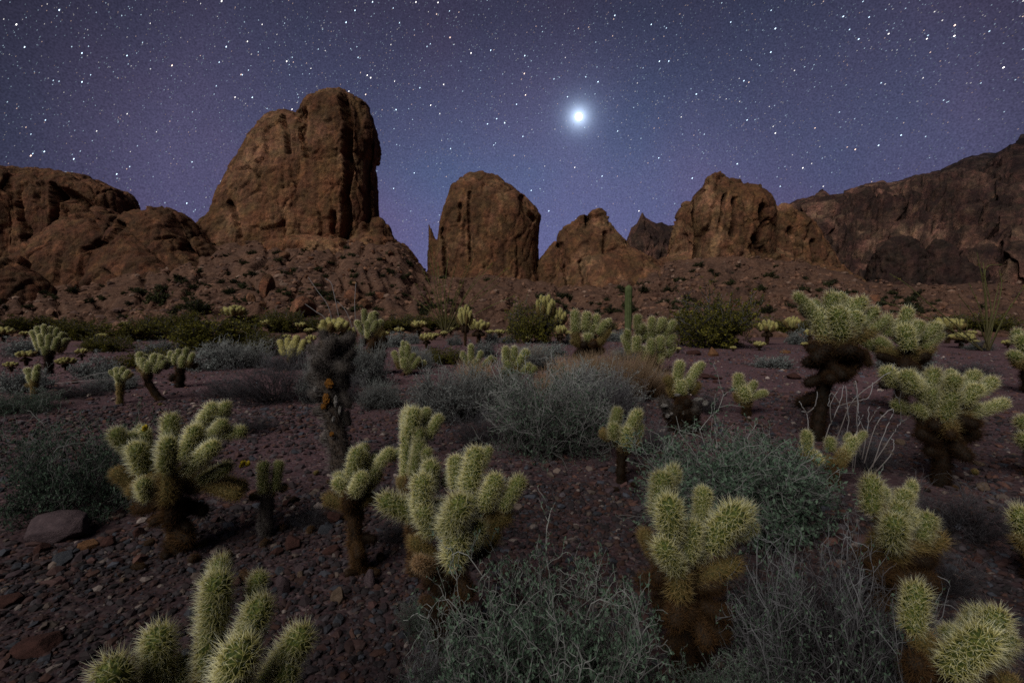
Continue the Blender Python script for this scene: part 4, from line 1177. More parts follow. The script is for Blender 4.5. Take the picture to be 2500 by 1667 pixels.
cholla((1592, 912), 'dense many-headed cholla just right of the saguaro', [
    (1557, 800, 1557, 775, 14, 'f'), (1590, 800, 1592, 782, 13, 'f'), (1612, 800, 1618, 784, 15, 'f'), (1635, 805, 1643, 790, 12, 'f'), (1535, 835, 1531, 815, 13, 'f'), (1555, 855, 1555, 828, 15, 'f', -1, -1), (1590, 860, 1590, 838, 15, 'f', -1.4, -1.4), (1592, 825, 1592, 800, 14, 'f'),
    (1612, 850, 1612, 830, 16, 'f', -1, -1), (1632, 840, 1640, 822, 15, 'f'), (1620, 820, 1632, 800, 15, 'f'), (1572, 875, 1568, 855, 16, 'f'), (1608, 880, 1618, 860, 16, 'f'), (1575, 820, 1572, 805, 15, 'f'), (1605, 815, 1605, 800, 15, 'f'), (1590, 890, 1590, 870, 18, 'g'), (1560, 812, 1565, 800, 14, 'f'), (1630, 865, 1642, 850, 14, 'f')],
    [(1592, 860, 18), (1600, 895, 14)], 'dark', seed=14)
cholla((1660, 1000), 'two-horned cholla rising behind the dead black stump', [
    (1653, 930, 1659, 892, 17, 'f', 0, 0), (1685, 932, 1712, 892, 14, 'f', 0, 0), (1640, 940, 1632, 928, 18, 'g', 0, 0), (1690, 955, 1702, 940, 17, 'g', 0, 0), (1662, 955, 1662, 940, 21, 'f', -0.6, -0.6), (1645, 960, 1640, 950, 18, 'g', 0, 0), (1680, 942, 1684, 932, 17, 'f', -0.4, -0.4)],
    [(1665, 945, 20), (1662, 975, 18)], 'brown', seed=15)
cholla((1824, 1015), 'small crooked cholla alone on the gravel right of the black stump', [
    (1803, 950, 1803, 920, 17, 'f', 0, 0), (1830, 955, 1840, 938, 14, 'f', 0, 0), (1835, 968, 1864, 960, 13, 'f', 0, 0), (1820, 970, 1815, 955, 20, 'f', -0.4, -0.4), (1820, 985, 1825, 980, 17, 'g', 0, 0), (1805, 975, 1800, 965, 15, 'g', 0, 0)],
    [(1820, 970, 16), (1822, 998, 13)], 'brown', seed=16)
cholla((1518, 1180), 'heart-shaped cholla with two blunt lobes on a dark stalk', [
    (1500, 1040, 1508, 1004, 21, 'f', 0, 0), (1538, 1045, 1555, 1014, 22, 'f', 0, 0), (1500, 1062, 1498, 1046, 22, 'f', -0.6, -0.8), (1530, 1078, 1528, 1058, 28, 'f', -0.6, -0.6), (1560, 1060, 1562, 1040, 17, 'f', 0.3, 0.3), (1485, 1070, 1471, 1060, 15, 'g', 0.2, 0.2), (1525, 1098, 1528, 1084, 23, 'g', 0, 0), (1545, 1090, 1555, 1080, 17, 'g', 0, 0)],
    [(1525, 1080, 20), (1518, 1120, 15), (1516, 1155, 14)], 'dark', seed=17)
cholla((1255, 965), 'green cholla whose foot is hidden by bleached twigs, left of the tan grass', [
    (1235, 880, 1235, 853, 13, 'f', 0, 0), (1255, 875, 1256, 855, 12, 'f', 0, 0), (1265, 888, 1284, 862, 15, 'f', 0, 0), (1245, 900, 1240, 890, 15, 'f', -0.4, -0.4), (1280, 905, 1288, 895, 13, 'f', 0, 0), (1240, 915, 1228, 905, 13, 'g', 0, 0), (1258, 915, 1260, 905, 17, 'g', 0, 0), (1295, 910, 1305, 900, 11, 'f', 0, 0), (1240, 935, 1230, 925, 13, 'b', 0, 0)],
    [(1255, 910, 15), (1252, 945, 12)], 'brown', seed=18)
cholla((1164, 930), 'slender cholla with one tall middle arm, in front of a grey tuft', [
    (1150, 880, 1150, 846, 10.5, 'f', 0, 0), (1142, 885, 1131, 864, 9, 'f', 0, 0), (1160, 900, 1161, 885, 13, 'f', -0.4, -0.4), (1168, 880, 1174, 862, 9.5, 'f', 0, 0), (1178, 895, 1201, 875, 11, 'f', 0, 0), (1162, 915, 1163, 900, 14, 'f', 0, 0)],
    [(1163, 900, 12), (1164, 920, 9)], 'gold', seed=19)
cholla((995, 915), 'golden branching cholla right of the dead cholla trunk', [
    (995, 870, 995, 850, 11.5, 'f', 0, 0), (985, 880, 983, 860, 11, 'f', 0, 0), (1003, 880, 1009, 868, 11, 'f', 0, 0), (1010, 895, 1020, 880, 11, 'f', 0, 0), (990, 895, 987, 880, 14, 'f', -0.4, -0.4), (970, 880, 962, 862, 10, 'f', 0, 0), (985, 850, 984, 838, 7, 'f', 0, 0), (998, 905, 1000, 890, 13, 'f', 0, 0), (975, 895, 968, 880, 10, 'g', 0, 0)],
    [(994, 885, 12), (995, 905, 10)], 'gold', seed=20)
cholla((920, 915), 'cholla with pale crown above a thick mass of dead brown joints', [
    (890, 785, 889, 762, 9, 'f', 0, 0), (905, 785, 907, 770, 9, 'f', 0, 0), (913, 780, 915, 764, 8, 'f', 0, 0), (878, 800, 872, 788, 9, 'f', 0, 0), (898, 805, 897, 790, 11, 'f', -0.5, -0.5), (912, 805, 918, 790, 11, 'f', -0.5, -0.5), (925, 800, 930, 785, 9, 'f', 0, 0), (885, 812, 880, 805, 9, 'f', 0, 0),
    (900, 820, 900, 810, 12, 'f', -0.4, -0.4), (920, 815, 926, 805, 12, 'g', 0, 0), (908, 795, 905, 780, 11, 'f', 0, 0), (930, 822, 935, 812, 10, 'g', 0, 0), (890, 832, 885, 838, 13, 'd', 0, 0), (910, 830, 910, 845, 16, 'b', 0, 0), (930, 835, 935, 850, 14, 'd', 0, 0), (905, 860, 900, 870, 14, 'd', 0, 0), (925, 865, 930, 880, 13, 'd', 0, 0)],
    [(908, 810, 14), (914, 860, 14), (919, 895, 10)], 'dark', seed=21, shag=12)
cholla((713, 895), 'plump yellow-green cholla at the left foot of the dead cholla', [
    (690, 850, 684, 836, 10, 'f', 0, 0), (704, 850, 703, 830, 10, 'f', 0, 0), (720, 850, 724, 826, 11, 'f', 0, 0), (735, 850, 742, 834, 10, 'f', 0, 0), (695, 865, 688, 855, 11, 'f', 0, 0), (712, 868, 712, 852, 13, 'f', -0.6, -0.6), (728, 865, 736, 852, 11, 'f', 0, 0), (715, 850, 715, 840, 12, 'f', 0, 0), (712, 880, 712, 872, 14, 'g', 0, 0)],
    [(712, 865, 12), (713, 885, 10)], 'brown', seed=22)
cholla((400, 978), 'cholla on a bent bare trunk, left one of the touching pair', [
    (345, 888, 342, 866, 11, 'f', 0, 0), (352, 895, 350, 880, 11, 'f', -0.5, -0.5), (375, 890, 377, 872, 12, 'f', 0, 0), (390, 888, 394, 872, 9, 'f', 0, 0), (395, 895, 402, 884, 9, 'f', 0, 0), (362, 902, 364, 890, 13, 'f', -0.4, -0.4), (380, 905, 386, 895, 11, 'f', 0, 0), (358, 912, 362, 908, 14, 'g', 0, 0), (350, 905, 344, 900, 11, 'g', 0, 0)],
    [(360, 905, 13), (362, 935, 11), (382, 965, 11)], 'brown', seed=23)
cholla((438, 945), 'cholla with bunched upright arms, right one of the touching pair', [
    (415, 880, 418, 862, 9, 'f', 0, 0), (436, 878, 436, 858, 9, 'f', 0, 0), (452, 878, 455, 856, 10, 'f', 0, 0), (465, 882, 470, 868, 9, 'f', 0, 0), (428, 885, 428, 870, 10, 'f', -0.5, -0.5), (446, 890, 446, 878, 12, 'f', -0.4, -0.4), (460, 892, 464, 885, 10, 'g', 0, 0), (410, 885, 404, 876, 8, 'f', 0, 0), (440, 905, 440, 898, 14, 'b', 0, 0), (425, 918, 420, 925, 11, 'd', 0, 0)],
    [(440, 890, 13), (440, 925, 12)], 'dark', seed=24)
cholla((293, 985), 'little mushroom-shaped cholla with a flat crown on a straight stalk', [
    (280, 915, 272, 908, 8, 'f', 0, 0), (288, 910, 285, 903, 9, 'f', 0, 0), (298, 912, 300, 903, 9, 'f', 0, 0), (308, 918, 312, 910, 9, 'f', 0, 0), (290, 925, 288, 918, 11, 'f', -0.5, -0.5), (302, 925, 306, 920, 10, 'f', 0, 0), (315, 920, 322, 914, 6, 'g', 0, 0), (294, 935, 294, 930, 12, 'f', 0, 0)],
    [(294, 930, 10), (294, 955, 9)], 'gold', seed=25)
cholla((86, 975), 'small forked cholla near the left edge with two lobes', [
    (75, 918, 66, 903, 9, 'f', 0, 0), (88, 910, 93, 897, 9.5, 'f', 0, 0), (88, 925, 90, 912, 10, 'f', -0.4, -0.4), (78, 932, 72, 920, 9, 'f', 0, 0), (74, 942, 68, 940, 7, 'g', 0, 0)],
    [(84, 925, 10), (85, 950, 9)], 'gold', seed=26)
cholla((2035, 1190), 'pair of low cholla heads peeping over the blue-green shrub at right', [
    (1972, 1105, 1969, 1062, 19, 'f', 0, 0), (1985, 1120, 1945, 1108, 15, 'g', 0, 0), (2065, 1110, 2082, 1080, 20, 'f', 0, 0), (2090, 1080, 2106, 1062, 14, 'f', 0, 0), (2000, 1125, 1985, 1110, 20, 'f', 0, 0), (2050, 1130, 2060, 1110, 22, 'g', 0, 0), (2030, 1140, 2020, 1125, 20, 'g', 0, 0)],
    [(2030, 1130, 20), (2035, 1165, 18)], 'brown', seed=27)
cholla((2530, 1170), 'bluish cholla cut by the right edge below the wide grey-green one', [
    (2520, 1060, 2500, 1030, 30, 'f', 0, 0), (2540, 1050, 2550, 1010, 32, 'f', 0, 0), (2525, 1090, 2505, 1075, 30, 'f', -0.5, -0.5)], [(2530, 1080, 26), (2530, 1130, 24)], 'brown', seed=28, fill=0)
cholla((2530, 1420), 'dark green cholla cut by the right edge beside the lower gravel', [
    (2510, 1300, 2495, 1265, 40, 'f', 0, 0), (2540, 1290, 2550, 1240, 40, 'f', 0, 0), (2520, 1340, 2500, 1320, 36, 'g', 0, 0)], [(2530, 1320, 34), (2530, 1380, 30)], 'dark', seed=29, fill=0)
cholla((2515, 960), 'cholla cut by the right edge above the wide grey-green one', [
    (2500, 850, 2495, 832, 20, 'f', 0, 0), (2520, 840, 2525, 815, 20, 'f', 0, 0), (2490, 875, 2475, 868, 18, 'f', 0, 0), (2500, 890, 2485, 885, 20, 'g', 0, 0)], [(2510, 880, 20), (2512, 920, 20)], 'dark', seed=30)
cholla((120, 912), 'broad fan-shaped cholla with dozens of heads near the left edge', [
    (100, 830, 92, 802, 8, 'f'), (112, 828, 108, 798, 8, 'f'), (122, 828, 124, 802, 8, 'f'), (134, 832, 140, 806, 8, 'f'), (142, 838, 152, 816, 8, 'f'), (90, 838, 80, 812, 8, 'f'), (150, 845, 160, 830, 7, 'f'), (104, 845, 100, 822, 9, 'f', -1, -1), (120, 848, 120, 824, 9, 'f', -1, -1),
    (134, 850, 140, 830, 9, 'f', -1, -1), (112, 862, 110, 850, 10, 'f', -1, -1), (128, 862, 130, 848, 10, 'g'), (145, 858, 156, 848, 8, 'g'), (96, 852, 90, 838, 8, 'f')],
    [(118, 862, 12), (119, 890, 11)], 'dark', seed=31)


# small chollas further off: a few kinds, copied
def crown_proto(seed, nj, spread, parts):
    random.seed(seed)
    rs = np.random.RandomState(seed)
    root = thing('cholla_cactus', 'x', 'cactus', (0, 0, 0))
    org = np.zeros(3)
    add('trunk', trunk_mesh([np.array([0, 0, -0.05]), np.array([0.02, 0, 0.25]), np.array([0, 0, 0.5])], [0.085, 0.10, 0.13], 'brown', seed=seed), root)
    js = []
    for q in range(nj):
        a = q * 2.4 + rs.uniform(-.3, .3)
        e = (q + 0.5) / nj
        el = math.radians(88 - 75 * math.sqrt(e) * spread)
        d = np.array([math.cos(el) * math.cos(a), math.cos(el) * math.sin(a), math.sin(el)])
        c0 = np.array([0, 0, 0.5]) + d * np.array([0.24, 0.24, 0.12])
        up = d * 0.8 + np.array([0, 0, 0.55])
        up /= np.linalg.norm(up)
        js.append((c0 + d * 0.04, c0 + d * 0.08 + up * rs.uniform(0.06, 0.17), rs.uniform(0.085, 0.11), 'fresh' if e < 0.8 else 'gold'))
    for q in range(6):
        a = q * 1.05
        d = np.array([math.cos(a), math.sin(a), 0])
        js.append((np.array([0, 0, 0.42]) + d * 0.05, np.array([0, 0, 0.36]) + d * 0.17, 0.095, 'brown'))
    for P0, P1, r, kd in js:
        place_joint(P0, P1, r, kd, 2, root, org)
    return root


def copy_thing(src, loc, rz, scale, label, group=None):
    r = src.copy()
    C.objects.link(r)
    r.location, r.rotation_euler, r.scale = loc, (0, 0, rz), scale if hasattr(scale, '__len__') else (scale,) * 3
    r['label'] = label
    if group:
        r['group'] = group
    for ch in list(src.children):
        c = ch.copy()
        C.objects.link(c)
        c.parent = r
    return r


protos = [crown_proto(100 + q, 20 + 3 * (q % 3), (0.8, 1.0, 1.15, 0.9)[q], True) for q in range(4)]
BGC = [  # px of crown centre, py of foot, crown width px, crown top py, label
    (64, 893, 42, 852, 'small cholla just left of the fan-shaped cholla'), (28, 908, 28, 880, 'tiny cholla low at the left edge under the grey brush'), (163, 905, 38, 868, 'small cholla at the right foot of the fan-shaped cholla'),
    (200, 880, 26, 848, 'little cholla right of the fan-shaped cholla near green brush'), (571, 805, 58, 742, 'rounded cholla high on the band of green brush at left'), (660, 812, 46, 778, 'cholla right of the rounded one on the green brush band'),
    (625, 838, 40, 806, 'cholla below the pair on the green brush band'), (583, 862, 36, 826, 'lowest cholla of the group by the creosote at left'), (735, 815, 30, 784, 'small cholla just left of the pale dry stalks'),
    (508, 805, 32, 782, 'small cholla peeping out of the dark creosote at left'), (10, 835, 40, 795, 'cholla cut by the left edge behind the grey brush'), (250, 835, 26, 812, 'tiny cholla in the green band above the mushroom-shaped one'),
    (815, 862, 82, 770, 'wide-crowned cholla behind the head of the dead cholla'), (852, 858, 40, 795, 'bluish cholla tucked between the dead cholla and its crowned neighbour'),
    (1136, 845, 36, 738, 'knobbly cholla on a dark stalk rising above its neighbours, left of the round tower'), (1168, 840, 58, 776, 'bushy cholla in front of the knobbly stalked one'), (1023, 822, 42, 780, 'cholla on the flat left of the knobbly stalked one'),
    (1042, 852, 36, 810, 'small upright cholla on the edge of the open gravel'), (1084, 826, 17, 806, 'tiny round cholla between grey tufts on the gravel edge'), (1220, 828, 28, 802, 'small cholla right of the bushy one'),
    (1262, 834, 26, 798, 'thin pale cholla at the left foot of the dark creosote'), (1331, 838, 50, 714, 'tall cholla crowning the dark green creosote left of the saguaro'), (1362, 838, 40, 745, 'second crown leaning right beside the tall cholla over the creosote'),
    (1370, 842, 30, 790, 'low cholla at the right foot of the dark creosote'), (1664, 842, 32, 752, 'narrow cholla at the left end of the big creosote bush'), (1872, 842, 44, 778, 'cholla at the right end of the big creosote bush'),
    (1853, 856, 26, 830, 'very small cholla in front of the right end of the big creosote'), (1932, 838, 38, 768, 'neat cholla with a ball crown on a dark stalk, left of the tallest cholla'), (1975, 842, 26, 800, 'small cholla half hidden by the tallest cholla'),
    (2312, 838, 62, 772, 'cholla cluster behind the feathery cholla at right'), (2346, 850, 48, 808, 'low spreading cholla right of the cluster at right'), (690, 800, 20, 782, 'tiny cholla at the foot of the broad brown boulder'), (1735, 835, 22, 815, 'tiny pale cholla under the big creosote bush'),
    (760, 848, 24, 815, 'little cholla behind the plump yellow-green one'), (305, 800, 20, 784, 'tiny cholla at the upper rim of the green band'), (1290, 838, 20, 818, 'tiny cholla among the dark creosote stems'), (478, 852, 20, 832, 'tiny cholla beneath the dark creosote at left'), (2380, 842, 20, 828, 'tiny cholla at the foot of the right ocotillo')]
TINY = [(130, 812, 22), (175, 818, 18), (340, 818, 22), (395, 812, 18), (445, 822, 24), (545, 830, 24), (602, 822, 26), (648, 845, 26), (700, 835, 22), (755, 822, 24), (940, 830, 24), (975, 822, 26), (1062, 830, 20), (1100, 818, 22),
        (1195, 826, 24), (1245, 820, 20), (1385, 826, 22), (1495, 828, 20), (1655, 862, 18), (1790, 858, 16), (1965, 850, 18), (2010, 826, 20), (2270, 842, 26), (2370, 826, 22), (2460, 850, 24), (2110, 838, 20), (60, 828, 22), (220, 842, 18)]
for q, (px, py, w) in enumerate(TINY):
    BGC.append((px, py, w, py - w * 0.95, 'tiny pale cholla lost in the brush band at the far edge of the flat'))
for q, (px, py, w, top, lab) in enumerate(BGC):
    p = ghit(px, py)
    Yd = p[1]
    s = Yd / F
    zt = unproj(px, top, Yd)[2]
    hgt = zt - p[2]
    W = w * s
    o = copy_thing(protos[q % 4], (p[0], p[1], float(ground(p[0], p[1])) - 0.02), q * 1.7, (W / 0.82, W / 0.82, hgt / 0.93), lab, 'tiny chollas in the far brush band' if lab.startswith('tiny pale cholla lost') else 'small chollas further off')
for p_ in protos:
    for ch in list(p_.children):
        bpy.data.objects.remove(ch)
    bpy.data.objects.remove(p_)


# ------------------------------------------------------------------ shrubs
def twigset(rs, n1, spread, h, w, levels=(3, 3), wig=0.25, r0=0.006, K=7, droop=0.0, inner=0.2, ex=0.42):
    """branching twigs inside a dome w wide, h high; returns polylines, radii, tip points"""
    P, R, tips = [], [], []

    def walk(p, d, L, wigf, K):
        pts = [p]
        for q in range(K - 1):
            d = d + rs.normal(0, wigf, d.shape) + np.array([0, 0, 0.04 - droop])
            d = d / np.linalg.norm(d, axis=1)[:, None]
            p = p + d * (L / (K - 1))[:, None]
            pts.append(p)
        return np.stack(pts, 1), d
    a = rs.uniform(0, 6.283, n1)
    el = np.radians(90 - spread * rs.uniform(0, 1, n1) ** ex)
    d = np.stack([np.cos(el) * np.cos(a), np.cos(el) * np.sin(a), np.sin(el)], -1)
    rad = 1 / np.sqrt((np.cos(el) / (w / 2)) ** 2 + (np.sin(el) / h) ** 2)
    L = rad * rs.uniform(0.55, 1.0, n1)
    p0 = np.stack([np.cos(a), np.sin(a), np.zeros(n1)], -1) * (rs.uniform(0, inner, n1) * w / 2)[:, None]
    pl, dn = walk(p0, d, L, wig * 0.55, K)
    P.append(pl); R.append(np.linspace(1, 0.45, K)[None] * np.full((n1, 1), r0))
    cur, Lc, r = pl, L, r0
    for lv in levels:
        m = len(cur) * lv
        src = np.repeat(np.arange(len(cur)), lv)
        k = rs.uniform(0.25 if len(P) == 1 else 0.15, 0.98, m) * (K - 1)
        k0 = np.floor(k).astype(int)
        f = (k - k0)[:, None]
        k1 = np.minimum(k0 + 1, K - 1)
        p0 = cur[src, k0] * (1 - f) + cur[src, k1] * f
        base_d = cur[src, k1] - cur[src, np.maximum(k0 - 1, 0)]
        base_d /= np.linalg.norm(base_d, axis=1)[:, None] + 1e-9
        dd = base_d + rs.normal(0, 0.62, base_d.shape)
        dd /= np.linalg.norm(dd, axis=1)[:, None]
        Ls = Lc[src] * rs.uniform(0.3, 0.62, m)
        r *= 0.62
        cur, _ = walk(p0, dd, Ls, wig, K)
        Lc = Ls
        P.append(cur); R.append(np.linspace(1, 0.5, K)[None] * np.full((m, 1), r))
    P, R = np.concatenate(P), np.concatenate(R)
    P[..., 2] = np.maximum(P[..., 2], -0.01)
    return P, R, cur


def leaves_on(rs, cur, per, size, el=2.2):
    m = len(cur) * per
    src = np.repeat(np.arange(len(cur)), per)
    K = cur.shape[1]
    k = rs.uniform(0.2, 1, m) * (K - 1)
    k0 = np.floor(k).astype(int)
    f = (k - k0)[:, None]
    p = cur[src, k0] * (1 - f) + cur[src, np.minimum(k0 + 1, K - 1)] * f
    d = rs.normal(0, 1, (m, 3)) + np.array([0, 0, 0.6])
    d /= np.linalg.norm(d, axis=1)[:, None]
    sd = np.cross(d, rs.normal(0, 1, (m, 3)))
    sd /= np.linalg.norm(sd, axis=1)[:, None]
    s = size * rs.uniform(0.6, 1.3, m)[:, None]
    V = np.stack([p, p + d * s * el * 0.5 + sd * s * 0.5, p + d * s * el, p + d * s * el * 0.5 - sd * s * 0.5], 1)
    tv = np.repeat(rs.uniform(0, 1, m), 4)
    return V.reshape(-1, 3), np.arange(m * 4).reshape(-1, 4), tv


_shr = {}


def shrub_meshes(kind, var):
    key = (kind, var)
    if key in _shr:
        return _shr[key]
    rs = np.random.RandomState(abs(hash(kind)) % 1000 if False else sum(map(ord, kind)) * 7 + var)
    # all unit: height 1, width ~ 1.6
    spec = {
        'tangle': dict(n1=120, spread=86, levels=(7, 5), wig=0.34, r0=0.0075, tm=twig_grey, lv=(leaf_teal, 3, 0.014), ex=0.34),
        'greygreen': dict(n1=100, spread=86, levels=(6, 6), wig=0.46, r0=0.0062, tm=twig_grey, lv=(leaf_teal, 8, 0.013), ex=0.3, inner=0.45),
        'teal': dict(n1=95, spread=86, levels=(6, 6), wig=0.34, r0=0.006, tm=twig_grey, lv=(leaf_teal, 7, 0.016)),
        'dark': dict(n1=90, spread=86, levels=(6, 5), wig=0.28, r0=0.006, tm=twig_dark, lv=None),
        'violet': dict(n1=110, spread=86, levels=(7, 5), wig=0.34, r0=0.0064, tm=twig_violet, lv=(leaf_teal, 2, 0.012), ex=0.3, inner=0.4),
        'grey': dict(n1=110, spread=84, levels=(7, 5), wig=0.20, r0=0.009, tm=twig_grey, lv=(leaf_grey, 3, 0.016)),
        'tuft': dict(n1=60, spread=86, levels=(5, 4), wig=0.2, r0=0.011, tm=twig_grey, lv=(leaf_grey, 5, 0.032)),
        'creosote': dict(n1=46, spread=74, levels=(7, 6), wig=0.15, r0=0.010, tm=twig_dark, lv=(leaf_green, 11, 0.022)),
        'hill': dict(n1=26, spread=86, levels=(4, 4), wig=0.2, r0=0.02, tm=twig_dark, lv=(leaf_hill, 7, 0.06)),
    }[kind]
    P, R, cur = twigset(rs, spec['n1'], spec['spread'], 1.0, 1.7, spec['levels'], spec['wig'], spec['r0'], ex=spec.get('ex', 0.42), inner=spec.get('inner', 0.2))
    V, Q, tv = tubes(P, R, 3)
    K = P.shape[1]
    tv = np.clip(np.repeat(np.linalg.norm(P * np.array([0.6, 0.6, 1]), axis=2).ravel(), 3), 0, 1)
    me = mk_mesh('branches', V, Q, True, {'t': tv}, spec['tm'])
    lm = None
    if spec['lv']:
        m, per, size = spec['lv']
        V, Q, tv = leaves_on(rs, cur, per, size)
        lm = mk_mesh('foliage', V, Q, False, {'t': tv}, m)
    _shr[key] = (me, lm)
    return _shr[key]


def shrub(px, py, w, h, kind, label, var=0, group=None, name='desert_shrub', cat='shrub', push=0.5, rz=0.0):
    p = ghit(px, py)
    s = p[1] / F
    W, H = w * s, h * s
    d = p + np.array([0, W * push * 0.5, 0])
    gz = float(ground(d[0], d[1]))
    o = thing(name, label, cat, (d[0], d[1], gz - 0.01), group, rz + var * 2.1, (W / 1.7, W / 1.7, H))
    me, lm = shrub_meshes(kind, var % 3)
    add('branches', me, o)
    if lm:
        add('foliage', lm, o)
    return o


BIG = 'large twiggy shrubs in the foreground'
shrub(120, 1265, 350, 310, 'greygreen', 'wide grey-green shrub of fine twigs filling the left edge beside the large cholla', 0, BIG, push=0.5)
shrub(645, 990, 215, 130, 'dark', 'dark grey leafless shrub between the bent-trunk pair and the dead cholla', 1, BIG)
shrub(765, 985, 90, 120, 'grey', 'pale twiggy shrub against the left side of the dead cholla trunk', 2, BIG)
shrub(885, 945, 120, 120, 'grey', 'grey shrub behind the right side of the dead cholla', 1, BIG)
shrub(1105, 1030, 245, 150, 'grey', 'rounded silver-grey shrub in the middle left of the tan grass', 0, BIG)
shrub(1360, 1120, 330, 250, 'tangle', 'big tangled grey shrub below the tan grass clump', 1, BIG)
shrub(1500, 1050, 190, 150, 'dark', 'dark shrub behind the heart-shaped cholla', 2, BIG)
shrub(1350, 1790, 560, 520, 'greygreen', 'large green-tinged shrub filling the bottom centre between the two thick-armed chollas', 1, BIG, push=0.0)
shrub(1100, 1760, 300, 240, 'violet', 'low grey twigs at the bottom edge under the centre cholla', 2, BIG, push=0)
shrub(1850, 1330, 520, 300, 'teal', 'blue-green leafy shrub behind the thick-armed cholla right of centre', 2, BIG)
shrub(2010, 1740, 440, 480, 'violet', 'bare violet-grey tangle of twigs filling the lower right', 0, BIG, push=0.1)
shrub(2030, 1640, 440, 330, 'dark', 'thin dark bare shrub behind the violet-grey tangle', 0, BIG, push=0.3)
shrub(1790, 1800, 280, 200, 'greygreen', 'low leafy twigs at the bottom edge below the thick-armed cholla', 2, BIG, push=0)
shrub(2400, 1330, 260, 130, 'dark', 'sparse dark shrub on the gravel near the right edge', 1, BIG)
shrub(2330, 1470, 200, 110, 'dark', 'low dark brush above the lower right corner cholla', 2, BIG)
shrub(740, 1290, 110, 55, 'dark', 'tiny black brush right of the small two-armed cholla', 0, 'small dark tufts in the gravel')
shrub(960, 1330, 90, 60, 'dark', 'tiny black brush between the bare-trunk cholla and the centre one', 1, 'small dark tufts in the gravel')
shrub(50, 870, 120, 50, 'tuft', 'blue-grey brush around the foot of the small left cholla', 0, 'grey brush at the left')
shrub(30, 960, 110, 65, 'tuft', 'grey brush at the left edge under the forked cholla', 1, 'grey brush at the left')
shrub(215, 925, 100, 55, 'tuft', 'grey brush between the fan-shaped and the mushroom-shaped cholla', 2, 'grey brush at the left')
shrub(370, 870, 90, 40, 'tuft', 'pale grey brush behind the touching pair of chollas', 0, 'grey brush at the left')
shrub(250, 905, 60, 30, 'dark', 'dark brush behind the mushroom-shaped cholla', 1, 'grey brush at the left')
for q, (px, py, w, h, lab) in enumerate([
        (960, 848, 66, 42, 'pale grey tuft left of the bush cholla on the gravel edge'), (1005, 840, 40, 30, 'grey tuft under the cholla on the flat'), (1108, 843, 42, 26, 'round grey tuft right of the tiny round cholla'),
        (1180, 872, 66, 44, 'grey tuft behind the slender cholla'), (1200, 838, 40, 28, 'blue-grey tuft under the bushy cholla'), (1240, 838, 44, 22, 'low grey tuft left of the dark creosote'),
        (1510, 835, 60, 32, 'grey tuft at the foot of the saguaro'), (1010, 858, 26, 16, 'little grey tuft beside the small upright cholla'), (1955, 842, 60, 40, 'pale dry tuft left of the tallest cholla'),
        (1395, 842, 40, 30, 'grey tuft between the creosote and the upright cholla'), (2140, 850, 50, 24, 'low tuft behind the tallest cholla'), (2400, 855, 60, 24, 'low green tuft under the right ocotillo'), (2230, 905, 120, 60, 'pale thin brush between the two right-hand chollas')]):
    shrub(px, py, w, h, 'tuft', lab, q, 'grey tufts along the far edge of the flat')
CR = [(1745, 850, 225, 128, 'large dark green creosote bush right of centre with yellowish top'), (1300, 838, 120, 100, 'dark creosote bush left of the saguaro under the tall cholla'), (505, 862, 240, 95, 'dark spreading creosote bush at left centre'),
      (320, 832, 160, 52, 'low green creosote in the brush band at left'), (180, 830, 140, 44, 'green brush behind the fan-shaped cholla'), (60, 815, 150, 40, 'green brush at the far left behind the grey brush'), (420, 815, 130, 45, 'green brush above the bent-trunk cholla pair'),
      (690, 812, 110, 46, 'dark green brush beneath the broad brown boulder'), (780, 812, 100, 34, 'green brush right of the broad brown boulder'), (950, 812, 150, 34, 'green brush behind the brown-bodied cholla'), (1060, 806, 130, 30, 'green brush under the middle ocotillo'),
      (600, 800, 90, 30, 'green brush around the rounded far cholla'), (2250, 835, 110, 34, 'green brush behind the feathery cholla'), (2400, 812, 170, 38, 'green brush under the right ocotillo'), (1950, 815, 120, 34, 'green brush behind the ball-crowned cholla'), (1620, 812, 80, 34, 'green brush between the saguaro and the big creosote'),
      (250, 860, 120, 36, 'olive brush above the mushroom-shaped cholla'), (1460, 815, 110, 28, 'green brush behind the upright cholla')]
for q, (px, py, w, h, lab) in enumerate(CR):
    shrub(px, py, w * 0.95, h * (1.0 if h > 60 else 1.12), 'creosote', lab, q, 'creosote bushes', 'creosote_bush', 'bush', push=0.3)

